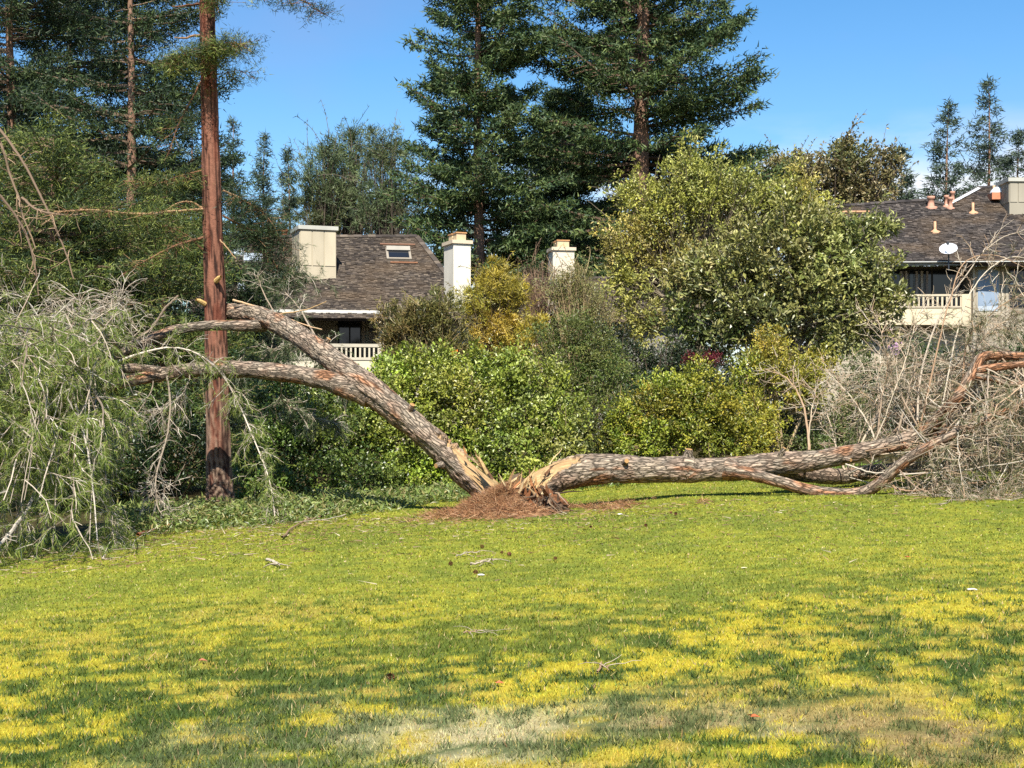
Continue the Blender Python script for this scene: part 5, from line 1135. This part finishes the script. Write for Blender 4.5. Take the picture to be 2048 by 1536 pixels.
for k, (px, py) in enumerate([(1110, 1122), (1182, 1058), (1292, 1055), (1352, 1031), (1342, 1029), (965, 1098), (902, 1132), (1004, 1110), (1018, 1113), (952, 1150), (780, 1363), (1020, 1012)]):
    p = gp(px, py)
    if c0 is None:
        c0 = cone().build("pine_cone", M_WOOD); o = c0
    else:
        o = bpy.data.objects.new("pine_cone", c0.data); COL.objects.link(o)
    o.location = p + [0, 0, .03]; o.rotation_euler = (U(1.2, 1.8), U(-.3, .3), U(0, 6)); s = U(.4, .6); o.scale = (s, s, s)
    tag(o, "small brown pine cone lying on the lawn", "pine cone", "pine cones scattered on the lawn")
sticks = [([(940, 1137), (962, 1133), (980, 1128), (996, 1126)], "pale bent stick on the lawn below the stump", .012), ([(912, 1118), (935, 1112), (962, 1110)], "thin pale stick on the lawn, just above a longer bent one", .008),
          ([(535, 1127), (548, 1132), (556, 1136)], "short thick twig on the lawn below the hanging branch", .018), ([(1196, 1352), (1205, 1340), (1218, 1350)], "brown forked twig in the near lawn", .007),
          ([(565, 1080), (585, 1060), (615, 1045), (650, 1036), (690, 1022)], "pale fallen branch on the weeds right of the hanging branch", .016), ([(395, 1006), (420, 1014), (440, 1020)], "thick broken stick at the foot of the redwood trunk", .03),
          ([(275, 1075), (330, 1060), (380, 1048), (410, 1040)], "long reddish stick on the ground left of the redwood foot", .025), ([(930, 1276), (950, 1273), (962, 1270)], "tiny pale twig in the middle of the lawn", .006),
          ([(690, 1035), (640, 1045), (590, 1050)], "thin grey twig lying over the weeds by the hedge", .01), ([(445, 1018), (475, 1006), (510, 998)], "leaning pale stick right of the redwood foot", .015)]
for px, lab, r in sticks:
    pts = np.array([gp(*q) + [0, 0, r + .02] for q in px]); q = smoothline(pts, 14)[None] + rng.normal(0, .008, (1, 14, 3)); q[..., 2] += .01
    m = MB(); tubes(m, q, np.linspace(r, r*.5, 14)[None], 6, pick([(196, 182, 160), (160, 130, 100)] if 'reddish' not in lab else [(176, 108, 70)], 1))
    k = rng.integers(4, 13, 5); A = grow(q[0, k], rdir(5) * [1, 1, .12] + [0, 0, .03], U(.06, .3, 5), 5, -.03, .2); tubes(m, A, np.linspace(r*.45, r*.2, 5)[None], 4, pick([(186, 170, 148)], 5))
    tag(m.build("stick", M_TWIG), lab, "stick")
for px, py, colr, lab, s in ((1241, 1030, (240, 238, 230), "small white stone on the lawn below the right trunk", .05), (962, 1152, (226, 222, 214), "white scrap on the lawn beside a pine cone", .04), (1944, 1182, (226, 220, 206), "small pale wood chip at the right of the lawn", .045), (1488, 1138, (220, 206, 160), "pale chip in the middle of the right lawn", .03)):
    p = gp(px, py); th = np.arange(10)/10*2*np.pi; V = []; s = s * .7
    for r, z_ in ((1, 0), (.9, .35), (.5, .55)): V += [[s*r*math.cos(t)*U(.8, 1.2)*1.4, s*r*math.sin(t)*U(.8, 1.2), s*z_*.6] for t in th]
    V.append([0, 0, s*.4]); idx = np.arange(30).reshape(3, 10); m = MB()
    m.add(np.array(V) + p + [0, 0, .012], quads=np.stack([idx[:-1], np.roll(idx, -1, 1)[:-1], np.roll(idx, -1, 1)[1:], idx[1:]], -1).reshape(-1, 4), tris=[[30, 20 + k, 20 + (k+1) % 10] for k in range(10)], col=lin(*colr))
    tag(m.build("pebble" if 'stone' in lab else "scrap", M_STUCCO), lab, "stone" if 'stone' in lab else "scrap")
for px, py, lab in ((990, 1376, "orange dead leaf in the near lawn"), (1500, 1445, "reddish dead leaf in the near right lawn"), (396, 1330, "brown dead leaf in the left lawn"), (1812, 1120, "orange dead leaf on the far right lawn")):
    p = gp(px, py); m = MB(); leaves(m, np.array([p + [0, 0, .03], p + [.03, .01, .028]]), np.array([[1, .2, .05], [-.6, .8, .1]]), np.array([[0, -.3, 1], [0.2, 0, 1]]), .06, .03, pick([(206, 110, 60), (176, 90, 50)], 2))
    tag(m.build("dead_leaf", M_LEAF), lab, "leaf")
for o in bpy.data.objects:
    if "_w" in o: del o["_w"]
